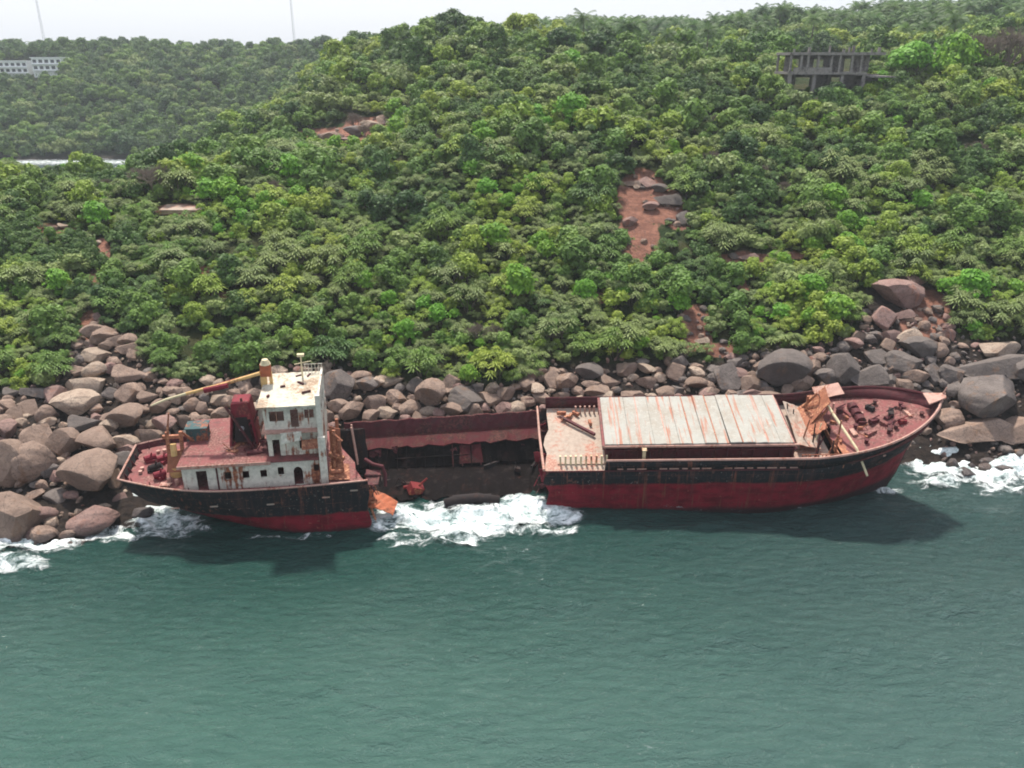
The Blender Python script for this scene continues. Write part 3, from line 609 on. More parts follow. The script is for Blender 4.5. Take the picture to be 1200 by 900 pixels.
for (a, b, w0, w1_) in holes[:4] + [holes[5]]:
    fr = MB(); t = .07
    fr.b2((a - t, -4.80, w0 - t), (b + t, -4.755, w0)); fr.b2((a - t, -4.80, w1_), (b + t, -4.755, w1_ + t)); fr.b2((a - t, -4.80, w0), (a, -4.755, w1_)); fr.b2((b, -4.80, w0), (b + t, -4.755, w1_))
    wf = fr.build('window', M['white2'], dh)
    cr = MB(); r = .17       # rounded corners
    for (cx, cz, sx, sz) in ((a, w0, 1, 1), (b, w0, -1, 1), (a, w1_, 1, -1), (b, w1_, -1, -1)): cr.add([(cx, -4.74, cz), (cx + sx * r, -4.74, cz), (cx + sx * r * .3, -4.74, cz + sz * r * .3), (cx, -4.74, cz + sz * r)], [(0, 1, 2, 3)])
    cr.build('window_corner', M['white2'], wf)
ar = MB()
for sx, cx in ((1, -7.25), (-1, -6.35)): ar.add([(cx, -4.74, 6.05), (cx + sx * .35, -4.74, 6.05), (cx + sx * .12, -4.74, 5.9), (cx, -4.74, 5.6)], [(0, 1, 2, 3)])
ar.build('door_arch', M['white'], dh)
MB().b2((-14.6, -4.84, 4.15), (-14.45, -4.755, 6.7)).build('rust_strip', M['maroon'], dh)
o = MB().plate([(-18.1, -5.0, 6.76), (-4.4, -5.0, 6.76), (-4.4, 4.9, 6.76), (-18.1, 4.9, 6.76)], .12, 12, .02, 40).build('deckhouse_roof', M['deck'], dh)
MB().b2((-18.12, -5.06, 6.6), (-9.3, -4.99, 6.9)).build('roof_edge', M['pinkrust'], dh)
# second level, pale front bay
acc = empty('accommodation_block', (0, 0, 0)); acc.parent = stn
h2 = [(-7.6, -6.9, 6.95, 8.5), (-5.0, -4.4, 7.6, 8.4)]
MB().wall('v', -3.9, .14, -7.9, -3.0, 6.9, 9.3, h2).build('second_level_wall', M['white2'], acc)
MB().wall('v', 3.6, .14, -7.9, -3.0, 6.9, 9.3, []).build('second_level_wall', M['white2'], acc)
MB().wall('u', -8.04, .14, -3.9, 3.74, 6.9, 9.3, [(-2.5, -1.6, 7, 8.8)]).build('second_level_aft_wall', M['white2'], acc)
MB().plate([(-8.4, -4.7, 9.32), (-2.8, -4.7, 9.32), (-2.8, 4.3, 9.32), (-8.4, 4.3, 9.32)], .12, 6, .03, 41).build('bridge_deck', M['pinkrust'], acc)
MB().plate([(-6.6, -4.85, 8.5), (-4.6, -4.85, 8.8), (-4.6, -4.75, 9.5), (-6.6, -4.75, 9.4)], .07, 4, .04, 42).build('hanging_plate', M['white'], acc)
MB().plate([(-4.7, -4.9, 7.9), (-2.95, -4.9, 8.0), (-2.95, -4.5, 8.7), (-4.7, -4.5, 8.6)], .06, 3, .03, 43).build('hanging_plate', M['orange'], acc)
# wheelhouse
whs = empty('wheelhouse', (0, 0, 0)); whs.parent = stn
wh = [(-7.5, -6.1, 10.35, 11.45), (-5.5, -4.75, 9.6, 11.55), (-4.15, -3.25, 10.55, 11.5), (-4.95, -4.85, 0, 0)]
MB().wall('v', -4.0, .12, -7.9, -2.85, 9.45, 12.0, wh[:3]).build('wheelhouse_wall', M['white'], whs)
MB().wall('v', 2.6, .12, -7.9, -2.85, 9.45, 12.0, [(-7, -5, 10.4, 11.4)]).build('wheelhouse_wall', M['white2'], whs)
MB().wall('u', -8.02, .12, -4.0, 2.72, 9.45, 12.0, [(-.5, .4, 9.5, 11.4), (1.3, 2.6, 10.4, 11.4)]).build('aft_wall', M['white2'], whs)
MB().b2((-6.85, -4.03, 10.35), (-6.77, -3.97, 11.45)).build('window_bar', M['white2'], whs)
MB().b2((-3.75, -4.03, 10.55), (-3.68, -3.97, 11.5)).build('window_bar', M['white2'], whs)
MB().plate([(-8.5, -4.6, 12.02), (-2.8, -4.6, 12.02), (-2.8, 2.9, 12.25), (-8.4, 2.9, 12.2)], .2, 10, .03, 44).build('wheelhouse_roof', M['roof'], whs)
tr_ = MB()
for (x, y, a, l) in ((-5.0, 2.0, .5, .7), (-4.7, .2, 2.4, .8), (-6.4, -.4, .3, .5), (-4.0, -1.9, .4, .9), (-4.0, 2.0, 1.2, .7), (-7.6, -2.5, 1, .3)): tr_.box((x, y, 12.42), (l, .16, .2), (0, 0, a))
tr_.build('roof_debris', M['maroon'], whs)
# front edge: tall pale plate of the superstructure front seen edge on, with signal mast
MB().wall('u', -2.82, .2, -4.4, 2.8, 9.3, 12.9, [(-3, -1.6, 10.3, 11.6), (-.8, .8, 10.3, 11.6)]).build('bridge_front', M['white'], stn)
MB().b2((-3.0, -5.15, 4.1), (-2.3, -4.78, 9.6)).b2((-2.95, -4.78, 9.3), (-2.5, -4.42, 14.0)).build('front_post', M['white'], stn)
MB().b2((-2.9, -4.4, 6.1), (-2.6, 3.0, 9.3)).build('bridge_front', M['white2'], stn)
sm = MB().tube([(-4.6, 1.6, 12.3), (-4.6, 1.6, 15.0)], .1, .07, 8); sm.box((-4.6, 1.6, 14.9), (.7, .4, .25)); sm.tube([(-5.3, 1.6, 13.9), (-3.6, 1.6, 14.2)], .05, .05, 6); sm.build('signal_mast', M['palepost'], stn)
rl = MB()
for i in range(6): rl.tube([(-4.4 + i * .34, 2.7, 12.4), (-4.4 + i * .34, 2.7, 13.4)], .03, .03, 4)
rl.tube([(-4.5, 2.7, 13.4), (-2.6, 2.7, 13.4)], .04, .04, 5); rl.tube([(-4.5, 2.7, 12.9), (-2.6, 2.7, 12.9)], .03, .03, 5); rl.build('roof_rail', M['white2'], stn)
# orange post with cap and long yellow boom running aft
MB().b2((-10.7, .4, 9.4), (-10.1, .7, 14.2)).b2((-9.85, .4, 9.4), (-9.55, .7, 14.0)).build('derrick_post', M['yellow'], stn)
MB().b2((-10.65, .35, 13.6), (-9.6, .8, 14.9)).build('post_head', M['orangeb'], stn)
MB().tube([(-10.1, .6, 14.9), (-10.1, .6, 15.4)], .55, .3, 10).build('post_cap', M['palepost'], stn)
MB().tube([(-10.2, .4, 14.3), (-13.7, .2, 13.4), (-17.4, 0, 12.6)], .21, .17, 8).build('derrick_boom', M['yellow'], stn)
MB().tube([(-17.4, 0, 12.6), (-19.4, -.1, 12.1), (-20.8, -.3, 11.6)], .15, .1, 8).build('derrick_boom', M['palepost'], stn)
MB().tube([(-14.6, .3, 13.2), (-11.9, 3.4, 12.7)], .16, .14, 6).tube([(-15.6, -.3, 13.0), (-13.3, -.2, 13.4)], .3, .28, 8).build('crosstree', M['redp'], stn)
# funnel: tapered dark red casing, black core and dark plate paint in its inner shade
fn = empty('funnel', (0, 0, 0)); fn.parent = stn
def frust(u0, u1, t0, t1, v0, v1, w0, w1, th=.1):
    m = MB()
    A = [(u0, v0, w0), (u1, v0, w0), (u1, v1, w0), (u0, v1, w0)]; B = [(t0, v0 + .4, w1), (t1, v0 + .4, w1), (t1, v1 - .4, w1), (t0, v1 - .4, w1)]
    for i in range(4):
        if i == 0: m.plate([[A[0][q] * .35 + B[0][q] * .65 for q in (0, 1, 2)], [A[1][q] * .35 + B[1][q] * .65 for q in (0, 1, 2)], B[1], B[0]], th, 2, .02, 1).tube([A[0], B[0]], .16, .14, 5).tube([A[1], B[1]], .16, .14, 5).tube([A[0], [A[1][q] * .4 + B[1][q] * .6 for q in (0, 1, 2)]], .08, .08, 5); continue
        m.plate([A[i], A[(i + 1) % 4], B[(i + 1) % 4], B[i]], th, 3, .03, i)
    return m
frust(-13.6, -10.9, -13.0, -11.5, -1.4, 1.4, 6.9, 11.7).build('casing', M['redp'], fn); MB().b2((-13.2, -.7, 6.9), (-11.3, 1.0, 9.8)).build('casing_shade_core', M['shade_black'], fn)
MB().plate([(-13.05, -1.05, 11.66), (-11.45, -1.05, 11.66), (-11.45, 1.05, 11.66), (-13.05, 1.05, 11.66)], .1, 2, .02, 4).build('casing_top', M['redp'], fn)
MB().plate([(-13.1, -1.42, 7.6), (-11.4, -1.42, 7.6), (-11.7, -1.22, 10.3), (-12.8, -1.22, 10.3)], .04).build('casing_shade_plate', M['darksteel'], fn)
MB().tube([(-12.3, -1.5, 9.1), (-12.3, -1.35, 9.1)], .25, .25, 10).build('vent_cap', M['mastp'], fn)
MB().tube([(-13.6, -1.3, 11.6), (-11.0, -2.4, 7.0)], .13, .13, 6).tube([(-12.2, -.4, 12.0), (-11.2, -1.2, 7.0)], .12, .12, 6).tube([(-10.4, 0, 11.5), (-11.9, -1.5, 7.2)], .1, .1, 6).build('stay_pipe', M['maroon'], stn)
MB().plate([(-10.7, -.5, 7), (-10.4, -.5, 7), (-9.9, .6, 11.8), (-10.9, .6, 11.2)], .1, 4, .08, 3).plate([(-9.9, -1.8, 7), (-9.4, -1.8, 7), (-9.5, -.8, 10.9), (-10.2, -.8, 10.5)], .1, 4, .06, 4).build('broken_bracket', M['white2'], stn)
# deckhouse roof furniture
bx = empty('locker', (-17.1, .9, 6.9)); bx.parent = stn
MB().b2((-1.0, -.8, 0), (1.0, .8, 1.6)).build('locker_body', M['teal'], bx, bevel=.04); MB().b2((-1.1, -.9, 1.6), (1.1, .9, 1.7)).build('locker_lid', M['teal'], bx)
for (x, y, a, l, b) in ((-13.4, -3.2, .5, 1.3, .4), (-12.6, -2.9, -.6, 1.4, .4), (-12.0, -3.4, .3, 1.0, .4), (-13.0, -2.4, .1, 1.5, .3), (-14.2, -.9, .1, 2.0, .4)):
    MB().box((x, y, 7.0), (l, b, .16), (.05, .04, a)).build('loose_white_plank', M['white'], stn)
rr = random.Random(17)
for i in range(15):
    x, y = rr.uniform(-17.2, -8.8), rr.uniform(-4.4, 2.5); m = MB().box((x, y, 7.2), (rr.uniform(.4, 1.6), rr.uniform(.12, .5), rr.uniform(.1, .35)), (rr.uniform(-.15, .15), rr.uniform(-.15, .15), rr.uniform(0, 3)))
    m.tube([(x, y, 7.15), (x + rr.uniform(-.9, .9), y + rr.uniform(-.8, .8), rr.uniform(7.3, 8.5))], .06, .04, 5).build('roof_scrap', M[rr.choice(['maroon', 'darksteel', 'pinkrust', 'orange', 'maroon'])], stn)
mt_ = MB()
for (x, y, z, a, l) in ((-10.9, -3.1, 7.2, .2, 1.8), (-9.9, -2.4, 7.3, 1.4, 1.6), (-11.6, -2.2, 7.1, .9, 1.3), (-9.4, -3.3, 7.1, .4, .9), (-10.2, -1.4, 7.4, 2.2, 1.4)): mt_.box((x, y, z), (l, .5, .45), (.2, .15, a)); mt_.tube([(x, y, z), (x + .6, y + .3, z + .9)], .07, .07, 5)
mt_.build('machinery_scrap', M['maroon'], stn)
pf = MB()      # aft goalpost frame, pale orange
for x in (-19.6, -18.3): pf.box((x, -1.4, 6.7), (.32, .32, 4.9), (0, .05, 0))
pf.box((-19, -1.4, 8.6), (1.9, .3, .35)).box((-19, -1.4, 6.9), (1.5, .25, .3)); pf.tube([(-19.4, -1.4, 9.2), (-19.0, -1.3, 11.2)], .12, .07, 6)
pf.plate([(-19.8, -2.6, 5.2), (-17.9, -2.6, 5.2), (-18.2, -2.1, 7.2), (-19.5, -2.1, 7.0)], .08, 3, .06, 7)
pf.tube([(-18.2, -1.2, 9.0), (-17.4, .2, 7.0)], .14, .12, 6)
pf.build('goalpost_frame', M['orange'], stn)
MB().tube([(-19.0, -1.9, 4.3), (-19.0, -1.9, 5.6)], .7, .75, 12).build('winch_base', M['yellow'], stn)
MB().tube([(-18.9, -2.3, 6.9), (-18.9, -2.0, 8.1)], .3, .3, 10).build('drum_can', M['yellow'], stn)
for (x, y, l, a) in ((-21.3, -1.1, 1.5, .3), (-20.9, .6, 1.2, 1.1), (-22.2, .8, .9, .2), (-20.5, -2.6, .8, .9)):
    ww = MB().box((x, y, 4.75), (l, .9, .45), (0, 0, a)); ww.tube([(x - .5, y - .3, 5.1), (x + .5, y + .3, 5.1)], .33, .33, 10); ww.tube([(x, y, 5), (x + .3, y - .2, 5.8)], .09, .09, 6); ww.build('mooring_winch', M['darksteel'] if l > 1.3 else M['redp'], stn, bevel=.03)
for (x, y) in ((-22.6, -1.6), (-22.6, -.9), (-21.8, 2.4), (-21.2, 2.6), (-19.5, -3.4), (-18.7, -3.7)): MB().tube([(x, y, 4.4), (x, y, 5.0)], .16, .2, 8).build('bollard', M['pinkrust'], stn)
MB().plate([(-20.3, -4.1, 4.6), (-19.3, -4.3, 4.6), (-19.1, -3.7, 4.65), (-20.2, -3.5, 4.65)], .05, 2, .04, 3).build('loose_white_plank', M['pinkrust'], stn)
# forward well: orange torn structure between the front plate and the break
tw = MB()
for (a, b, r) in (((-1.9, -3.2, 4.3), (-1.7, -2.6, 9.0), .22), ((-1.0, -3.6, 4.3), (-1.2, -3.2, 8.2), .18), ((-1.9, -2.7, 8.8), (-.9, -3.2, 8.0), .16), ((-2.3, -2.8, 6.4), (-.8, -3.4, 6.1), .3), ((-1.6, 1.0, 4.3), (-1.6, 1.0, 8.4), .2), ((-2.2, -4.3, 5.2), (-1.1, -4.0, 5.0), .25)): MB().tube([a, b], r, r * .9, 7).build('torn_framework', M['orange'], stn)
tw.plate([(-2.4, -4.6, 4.4), (-.3, -4.8, 4.3), (-.4, -2.4, 4.7), (-2.4, -2.2, 5.0)], .08, 4, .1, 17).build('torn_framework', M['orange'], stn); tw = MB(); tw.plate([(-2.3, -2.0, 4.4), (-1.2, -2.0, 4.4), (-1.1, -1.8, 8.7), (-2.2, -1.8, 9.1)], .08, 4, .12, 18)
tw.build('torn_framework', M['orange'], stn)
ld = MB()
for v in (-2.2, -1.6): ld.tube([(-.15, v, 4.6), (-.55, v, 9.0)], .1, .1, 6)
for i in range(9): ld.tube([(-.2 - .04 * i, -2.2, 4.9 + i * .46), (-.2 - .04 * i, -1.6, 4.9 + i * .46)], .05, .05, 5)
ld.build('ladder', M['pinkrust'], stn)
MB().tube([(-.3, -2.4, 5.3), (.5, -3.0, 5.0), (1.5, -3.4, 4.9), (1.75, -3.7, 4.1), (1.7, -4.3, 3.0)], .2, .17, 8).tube([(-.3, -4.4, 4.6), (1.3, -4.3, 4.4)], .14, .12, 6).plate([(-.2, -5.9, 4.2), (1.0, -5.6, 4.1), (1.3, -3.4, 4.4), (-.2, -3.2, 4.5)], .08, 4, .08, 19).build('bent_pipe', M['maroon'], stn)
tcs = MB()
tcs.plate([(-.5, -5.9, -3), (-2.7, 3.5, -3), (-4.9, 5.8, 4.1), (-.5, -5.9, 4.1)], .08, 5, .1, 21)
for i in range(5): tcs.b2((-.3 - .8 * i, -5.4 + i * 2.2, -2), (-.15 - .8 * i, -5.25 + i * 2.2, 4.0))
tcs.build('torn_bulkhead', M['darksteel'], stn)

def rag(parent, u, v0, v1, w0, w1, nn, sgn, seed, mats):
    q = random.Random(seed)
    for i in range(nn):
        v = v0 + (v1 - v0) * (i + q.uniform(.1, .6)) / nn; w = q.uniform(w0, w1); a, h = q.uniform(.5, 1.5), q.uniform(.6, 1.8)
        MB().plate([(u, v, w), (u + sgn * a, v + q.uniform(-.5, .5), w + q.uniform(-.7, .2)), (u + sgn * a * q.uniform(.5, 1.1), v + q.uniform(.2, .9), w - h), (u, v + q.uniform(.2, .8), w - h * .9)], .05, 4, .1, seed + i).build('torn_plate', M[q.choice(mats)], parent)
    for i in range(nn): 
        v = q.uniform(v0, v1); w = q.uniform(w0, w1); MB().tube([(u, v, w), (u + sgn * q.uniform(.4, 1.2), v + q.uniform(-.3, .3), w - .2), (u + sgn * q.uniform(.6, 1.6), v + q.uniform(-.5, .5), w - q.uniform(.8, 2.2))], .06, .05, 5).build('hanging_pipe', M[q.choice(mats)], parent)
rag(bow, .1, -5.6, 5, 1.2, 4.3, 8, -1, 50, ['maroon', 'redp', 'darksteel']); rag(stn, -.4, -5.6, 0, 1.0, 4.2, 7, 1, 70, ['maroon', 'orange', 'darksteel'])
# ---- hull side left standing between the two halves ------------------
mid = empty('shipwreck_hull_side', (-19.6, 85.2, 0)); mid.rotation_euler = (0, rad(-2.6), rad(3.0))
tag(mid, 'dark maroon strip of ship side standing over the flooded hold between both halves', 'shipwreck')
LM = 24.2
def waved(a, b, nseg, f):    # strip between two rails
    mb = MB()
    for i in range(nseg + 1):
        u = a + (b - a) * i / nseg
        mb.v += f(u, i)
    k = len(f(a, 0))
    for i in range(nseg):
        for j in range(k - 1): q = i * k + j; mb.f.append((q, q + k, q + k + 1, q + 1))
    return mb
wb = lambda i, s: .06 * math.sin(i * 1.3 + s) + .05 * math.sin(i * 2.9 + s * 2)
o = waved(0, LM, 40, lambda u, i: [(u, 1.0 + wb(i, 1), 3.35), (u, 1.15 + wb(i, 7), 4.2), (u, 1.35 + wb(i, 2) * .6, 5.0 + wb(i, 4))]).build('bulwark', M['maroon'], mid); thick(o, .09, 0)
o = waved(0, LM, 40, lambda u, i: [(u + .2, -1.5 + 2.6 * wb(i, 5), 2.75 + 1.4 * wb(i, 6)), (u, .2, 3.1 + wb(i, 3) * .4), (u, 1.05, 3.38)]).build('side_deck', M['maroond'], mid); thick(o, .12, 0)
MB().tube([(u, 1.38, 5.03 + wb(int(u / 24.2 * 40), 4)) for u in np.linspace(0, LM, 41)], .09, .09, 5).build('rail_cap', M['deck'], mid)
rr = random.Random(8)
for i in range(9):
    u = rr.uniform(.5, 23); w = rr.uniform(1.2, 3.0); MB().plate([(u, -1.5, w), (u + rr.uniform(.6, 2.2), -1.55, w + rr.uniform(-.3, .3)), (u + rr.uniform(.5, 1.8), -1.9, w - rr.uniform(.5, 1.6)), (u + rr.uniform(-.2, .3), -1.7, w - rr.uniform(.5, 1.5))], .05, 4, .1, i).build('torn_plate', M['maroon'], mid)
o = waved(-.4, LM + .4, 40, lambda u, i: [(u, -3.1, -1.5), (u, -2.6 + wb(i, 1), .7), (u, -1.0, 2.72)]).build('hold_wall', M['shade_black'], mid); thick(o, .1, 0)
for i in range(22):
    u = .8 + i * 1.08; MB().plate([(u - .06, -2.85, .5), (u + .06, -2.85, .5), (u + .06, -1.2, 2.6), (u - .06, -1.2, 2.6)], .2).build('frame_rib', M['maroond'] if i in (11, 12, 14) else M['shade_black'], mid)
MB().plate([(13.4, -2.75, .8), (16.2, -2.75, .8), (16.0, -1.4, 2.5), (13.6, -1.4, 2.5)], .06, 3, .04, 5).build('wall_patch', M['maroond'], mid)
MB().b2((6.0, -2.2, 1.55), (15, -2.0, 1.67)).build('stringer', M['shade_black'], mid)
o = waved(-.5, LM + .5, 40, lambda u, i: [(u, -8.6 + 6 * wb(i, 7), .28 - .05 * u + 1.2 * wb(i, 2)), (u, -4.8, .55 - .03 * u + .5 * wb(i // 3, 3)), (u, -1.0, .85 - .02 * u + .5 * wb(i // 4, 5))]).build('hold_floor', M['shade_black'], mid); thick(o, .12, 0)
rr = random.Random(4)
for i in range(9):
    x, y = rr.uniform(1, 23), rr.uniform(-6.5, -2.4); m = MB()
    m.box((x, y, .95 + y * .12), (rr.uniform(.5, 2.2), rr.uniform(.2, .7), rr.uniform(.15, .5)), (rr.uniform(-.4, .4), rr.uniform(-.3, .3), rr.uniform(0, 3)))
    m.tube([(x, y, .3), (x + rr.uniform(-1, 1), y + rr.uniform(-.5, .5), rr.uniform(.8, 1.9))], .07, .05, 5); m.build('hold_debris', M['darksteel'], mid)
# ---- loose scrap in the surf ------------------------------------------
sx, sy = water_at(432, 597, .9)
sc1 = empty('torn_deck_plate', (sx, sy, .2)); sc1.rotation_euler = (rad(8), 0, rad(-5)); tag(sc1, 'bright orange rusted curved plate on legs lying in the surf beside the stern section', 'wreck scrap')
def curve(u0, u1, v0, v1, f, n=12):
    m = MB()
    for i in range(n + 1):
        a = i / n
        for j in range(5): v = v0 + (v1 - v0) * j / 4; m.v.append((u0 + (u1 - u0) * a, v * (1 - .3 * a), f(a) + .05 * math.sin(3 * i + 2 * j)))
    for i in range(n):
        for j in range(4): q = i * 5 + j; m.f.append((q, q + 5, q + 6, q + 1))
    return m
o = curve(-1.2, 2.9, -1.5, 1.7, lambda a: 2.0 + .35 * math.sin(a * 2.8) - 1.1 * a * a).build('curved_plate', M['orangeb'], sc1); thick(o, .08, 0)
for (a, b) in (((-1.2, -1.4, 2.0), (-2.0, -1.5, .2)), ((.4, -1.2, 2.2), (-.2, -1.6, .0)), ((.6, -1.1, 2.2), (1.5, -1.9, -.1)), ((-1.5, -.5, 1.95), (-4.4, -.2, 2.15))): MB().tube([a, b], .13, .11, 6).build('leg', M['orange'], sc1)
sx, sy = water_at(487, 572, 1.0)
o = MB().box((0, 0, .3), (1.5, 1.1, 1.1), (.3, .4, .5)).tube([(.3, 0, .6), (1.3, .3, 1.5)], .16, .1, 6).tube([(-.2, .3, .5), (-1.4, .5, .2)], .25, .2, 6).build('red_machinery_scrap', painted('red_scrap', (.17, .014, .016), .4), None, bevel=.08)
o.location = (sx, sy, .6); tag(o, 'small bright red lump of machinery in the dark hold beside the orange plate', 'wreck scrap')
sx, sy = water_at(553, 588, .5)
o = MB().tube([(-2.9, -.3, .2), (-1.4, .1, .55), (.6, .2, .75), (3.0, .1, .5)], .7, .55, 10).box((0, .2, .9), (4.2, .8, .2), (.1, -.02, .05)).build('wreckage_lump', M['darksteel'], None, True); o.location = (sx, sy, .05)
tag(o, 'long low dark brown lump of wet wreckage in the surf under the hull side', 'wreck scrap')

# the bridge stands a little further aft and higher than its drawing
dh.scale = (1, 1, 1.1); dh.location.z = -.41; acc.scale = (1, 1, 1.29); acc.location = (-1.5, 0, -2.0); whs.location = (-1.6, 0, .7)
for ch in stn.children:
    k = ch.name.split('.')[0]
    if k in ('bridge_front', 'front_post', 'signal_mast', 'roof_rail'): ch.location.x -= 1.6; ch.location.z += .7 if k != 'front_post' else 0
    if k in ('derrick_post', 'post_head', 'post_cap'): ch.location.x += .5; ch.location.z += .3
    if k == 'torn_framework': ch.location.x -= 1.5
    if k == 'ladder': ch.location.x -= .9
# ================================================================== rocks
def ico(n):
    import bmesh
    b = bmesh.new(); bmesh.ops.create_icosphere(b, subdivisions=n, radius=1); v = np.array([p.co[:] for p in b.verts]); f = np.array([[q.index for q in t.verts] for t in b.faces]); b.free(); return v, f
IV, IF = ico(5)
def rockmesh(seed, style, mat):
    r = np.random.RandomState(seed); v = IV.copy()
    k = {'round': 7, 'block': 11, 'slab': 10}[style]
    for i in range(k):                                       # split faces: flatten everything beyond a random plane
        d = r.normal(size=3); d /= np.linalg.norm(d); h = r.uniform(.55, .8) if style == 'round' else r.uniform(.3, .58)
        t = v @ d; ov = np.maximum(t - h, 0); v -= np.outer(ov * .93, d)
    nz = fbm(v[:, 0] * 1.6 + seed, v[:, 1] * 1.6 + v[:, 2] * 1.3 + seed * 2, 3) * .10; nz2 = fbm(v[:, 0] * 6 + seed, v[:, 2] * 6 + v[:, 1] * 4, 2) * .02
    v *= (1 + nz + nz2)[:, None]
    if style == 'slab': v[:, 2] *= .8
    v /= np.abs(v).max(0)
    me = npmesh('boulder', v, IF, [mat], True); me.set_sharp_from_angle(angle=rad(24)); return me
RP = {}
for mk in ('rock', 'rockp', 'rockg', 'rockt'):
    RP[mk] = [(st, rockmesh(10 * i + hash_i, st, M[mk])) for i, (st, hash_i) in enumerate((('round', 1), ('block', 2), ('block', 3), ('slab', 4), ('block', 5), ('round', 6), ('block', 7)))]
items = []       # (object, kind word, px, py, group)
BR = [ # px, py (centre), width px, height px, material, style index
 (98,455,66,30,'rockt',1),(85,480,56,28,'rockt',4),(96,501,40,24,'rockg',3),(112,418,36,18,'rockt',0),(110,436,34,19,'rockt',5),(150,443,50,24,'rock',3),(145,466,34,26,'rock',2),(172,469,28,18,'rock',3),
 (147,495,44,32,'rock',4),(174,516,46,30,'rock',1),(118,525,58,38,'rock',6),(103,563,68,54,'rock',4),(147,545,36,30,'rockg',5),(38,515,50,32,'rock',1),(68,521,42,36,'rock',2),(30,545,62,50,'rock',5),(2,547,56,66,'rock',2),
 (16,601,68,70,'rock',0),(58,553,28,30,'rockg',3),(62,577,32,30,'rockg',4),(30,478,30,20,'rock',1),(36,461,48,13,'rockg',3),(52,486,26,22,'rock',5),(15,487,26,22,'rock',1),(8,508,28,26,'rockp',4),(102,613,62,30,'rockp',5),(108,592,36,17,'rockt',0),
 (138,583,24,20,'rockp',1),(166,604,25,13,'rockg',0),(70,599,36,12,'rockg',3),(190,480,26,20,'rock',2),(205,470,24,16,'rockt',1),(192,500,30,24,'rockp',4),(225,478,22,18,'rock',5),(215,495,24,22,'rock',1),(245,505,34,24,'rock',4),(262,488,26,20,'rock',2),(280,475,24,18,'rock',1),(235,460,26,13,'rock',3),(256,470,22,14,'rockt',0),(300,465,24,18,'rock',2),(285,500,30,24,'rockg',4),
 (128,408,22,14,'rock',2),(92,437,24,15,'rock',3),(12,462,22,14,'rockg',3),(-30,560,60,60,'rock',2),(-45,620,60,50,'rock',0),(-35,500,50,40,'rock',4),
 (398,456,36,30,'rockg',5),(372,462,26,20,'rockg',1),(457,450,28,13,'rockt',3),(441,474,32,24,'rock',1),(465,468,22,17,'rock',0),(505,465,30,34,'rock',4),(526,453,22,19,'rock',2),(415,485,30,19,'rock',2),(549,472,38,23,'rockg',0),(530,483,24,14,'rock',4),(478,479,24,15,'rock',5),(577,474,26,15,'rock',3),(604,480,20,13,'rockt',5),
 (430,455,22,16,'rockg',4),(484,455,22,16,'rockg',2),(560,455,20,12,'rockg',1),(592,462,20,14,'rock',0),(455,487,22,12,'rockt',0),(500,485,20,10,'rockt',5),(396,482,22,18,'rock',6),(645,446,24,18,'rock',1),(668,451,28,18,'rock',2),(690,440,27,18,'rockg',4),(714,451,24,15,'rock',3),(734,436,22,15,'rock',0),(760,452,26,16,'rock',1),(790,441,28,20,'rock',2),(816,454,22,15,'rock',6),(850,443,34,26,'rockg',1),
 (882,452,24,18,'rock',5),(917,440,52,42,'rockg',4),(955,432,26,18,'rock',2),(992,436,34,30,'rockg',5),(1016,443,36,24,'rockg',3),(1026,420,42,18,'rockg',1),(1063,427,36,23,'rockg',0),(1082,411,44,27,'rockg',4),(1062,397,30,16,'rockt',3),(1040,408,26,18,'rock',2),(1046,394,38,18,'rockp',1),(1034,376,42,28,'rockp',2),(1061,350,62,36,'rockp',4),(1076,331,34,17,'rockp',3),(1056,372,28,13,'rockp',3),(1113,395,26,18,'rockp',1),(1100,412,24,18,'rock',5),
 (1116,442,28,22,'rockg',0),(1122,462,24,18,'rockg',2),(1172,411,56,20,'rockt',0),(1164,434,98,32,'rockg',3),(1172,470,92,52,'rockg',2),(1138,510,104,30,'rock',3),(1190,508,64,28,'rock',3),(1165,543,32,12,'rockg',0),(1215,440,60,40,'rockg',4),(1230,500,60,40,'rock',1),(700,463,24,13,'rock',4),(740,465,24,12,'rock',0),(780,463,24,12,'rock',5),(835,462,24,13,'rock',2),(870,468,24,13,'rockg',1),(660,466,22,12,'rock',1),(945,452,28,18,'rock',2),(970,448,26,18,'rockg',4),(935,420,20,13,'rock',3),(900,462,22,14,'rock',1),
 (1095,480,28,22,'rock',2),(1112,495,30,20,'rock',5),(1092,438,24,20,'rockg',1),(1045,450,26,16,'rockg',2),(1075,447,24,18,'rock',6),
 (755,214,26,13,'rockp',1),(782,235,34,17,'rockg',3),(800,257,26,17,'rockg',1),(762,244,20,12,'rockp',4),(741,262,22,13,'rockp',2),(722,277,18,12,'rock',3),(736,285,16,12,'rockg',2),(773,222,20,12,'rockg',4),(740,216,22,9,'rock',3),
 (368,166,30,13,'rockp',1),(392,161,34,13,'rock',2),(416,155,30,14,'rockg',4),(432,148,30,13,'rockt',6),(448,140,26,12,'rock',1),(405,166,24,9,'rockp',4),(382,170,20,8,'rockg',2),(60,268,22,9,'rock',1),(74,266,18,7,'rockt',3),(875,303,26,9,'rockp',3),(858,300,16,8,'rockg',1),(800,372,14,10,'rock',1),(822,402,18,9,'rockt',3),(112,372,12,10,'rockp',1),(870,262,14,10,'rock',4)]
rnd = random.Random(77)
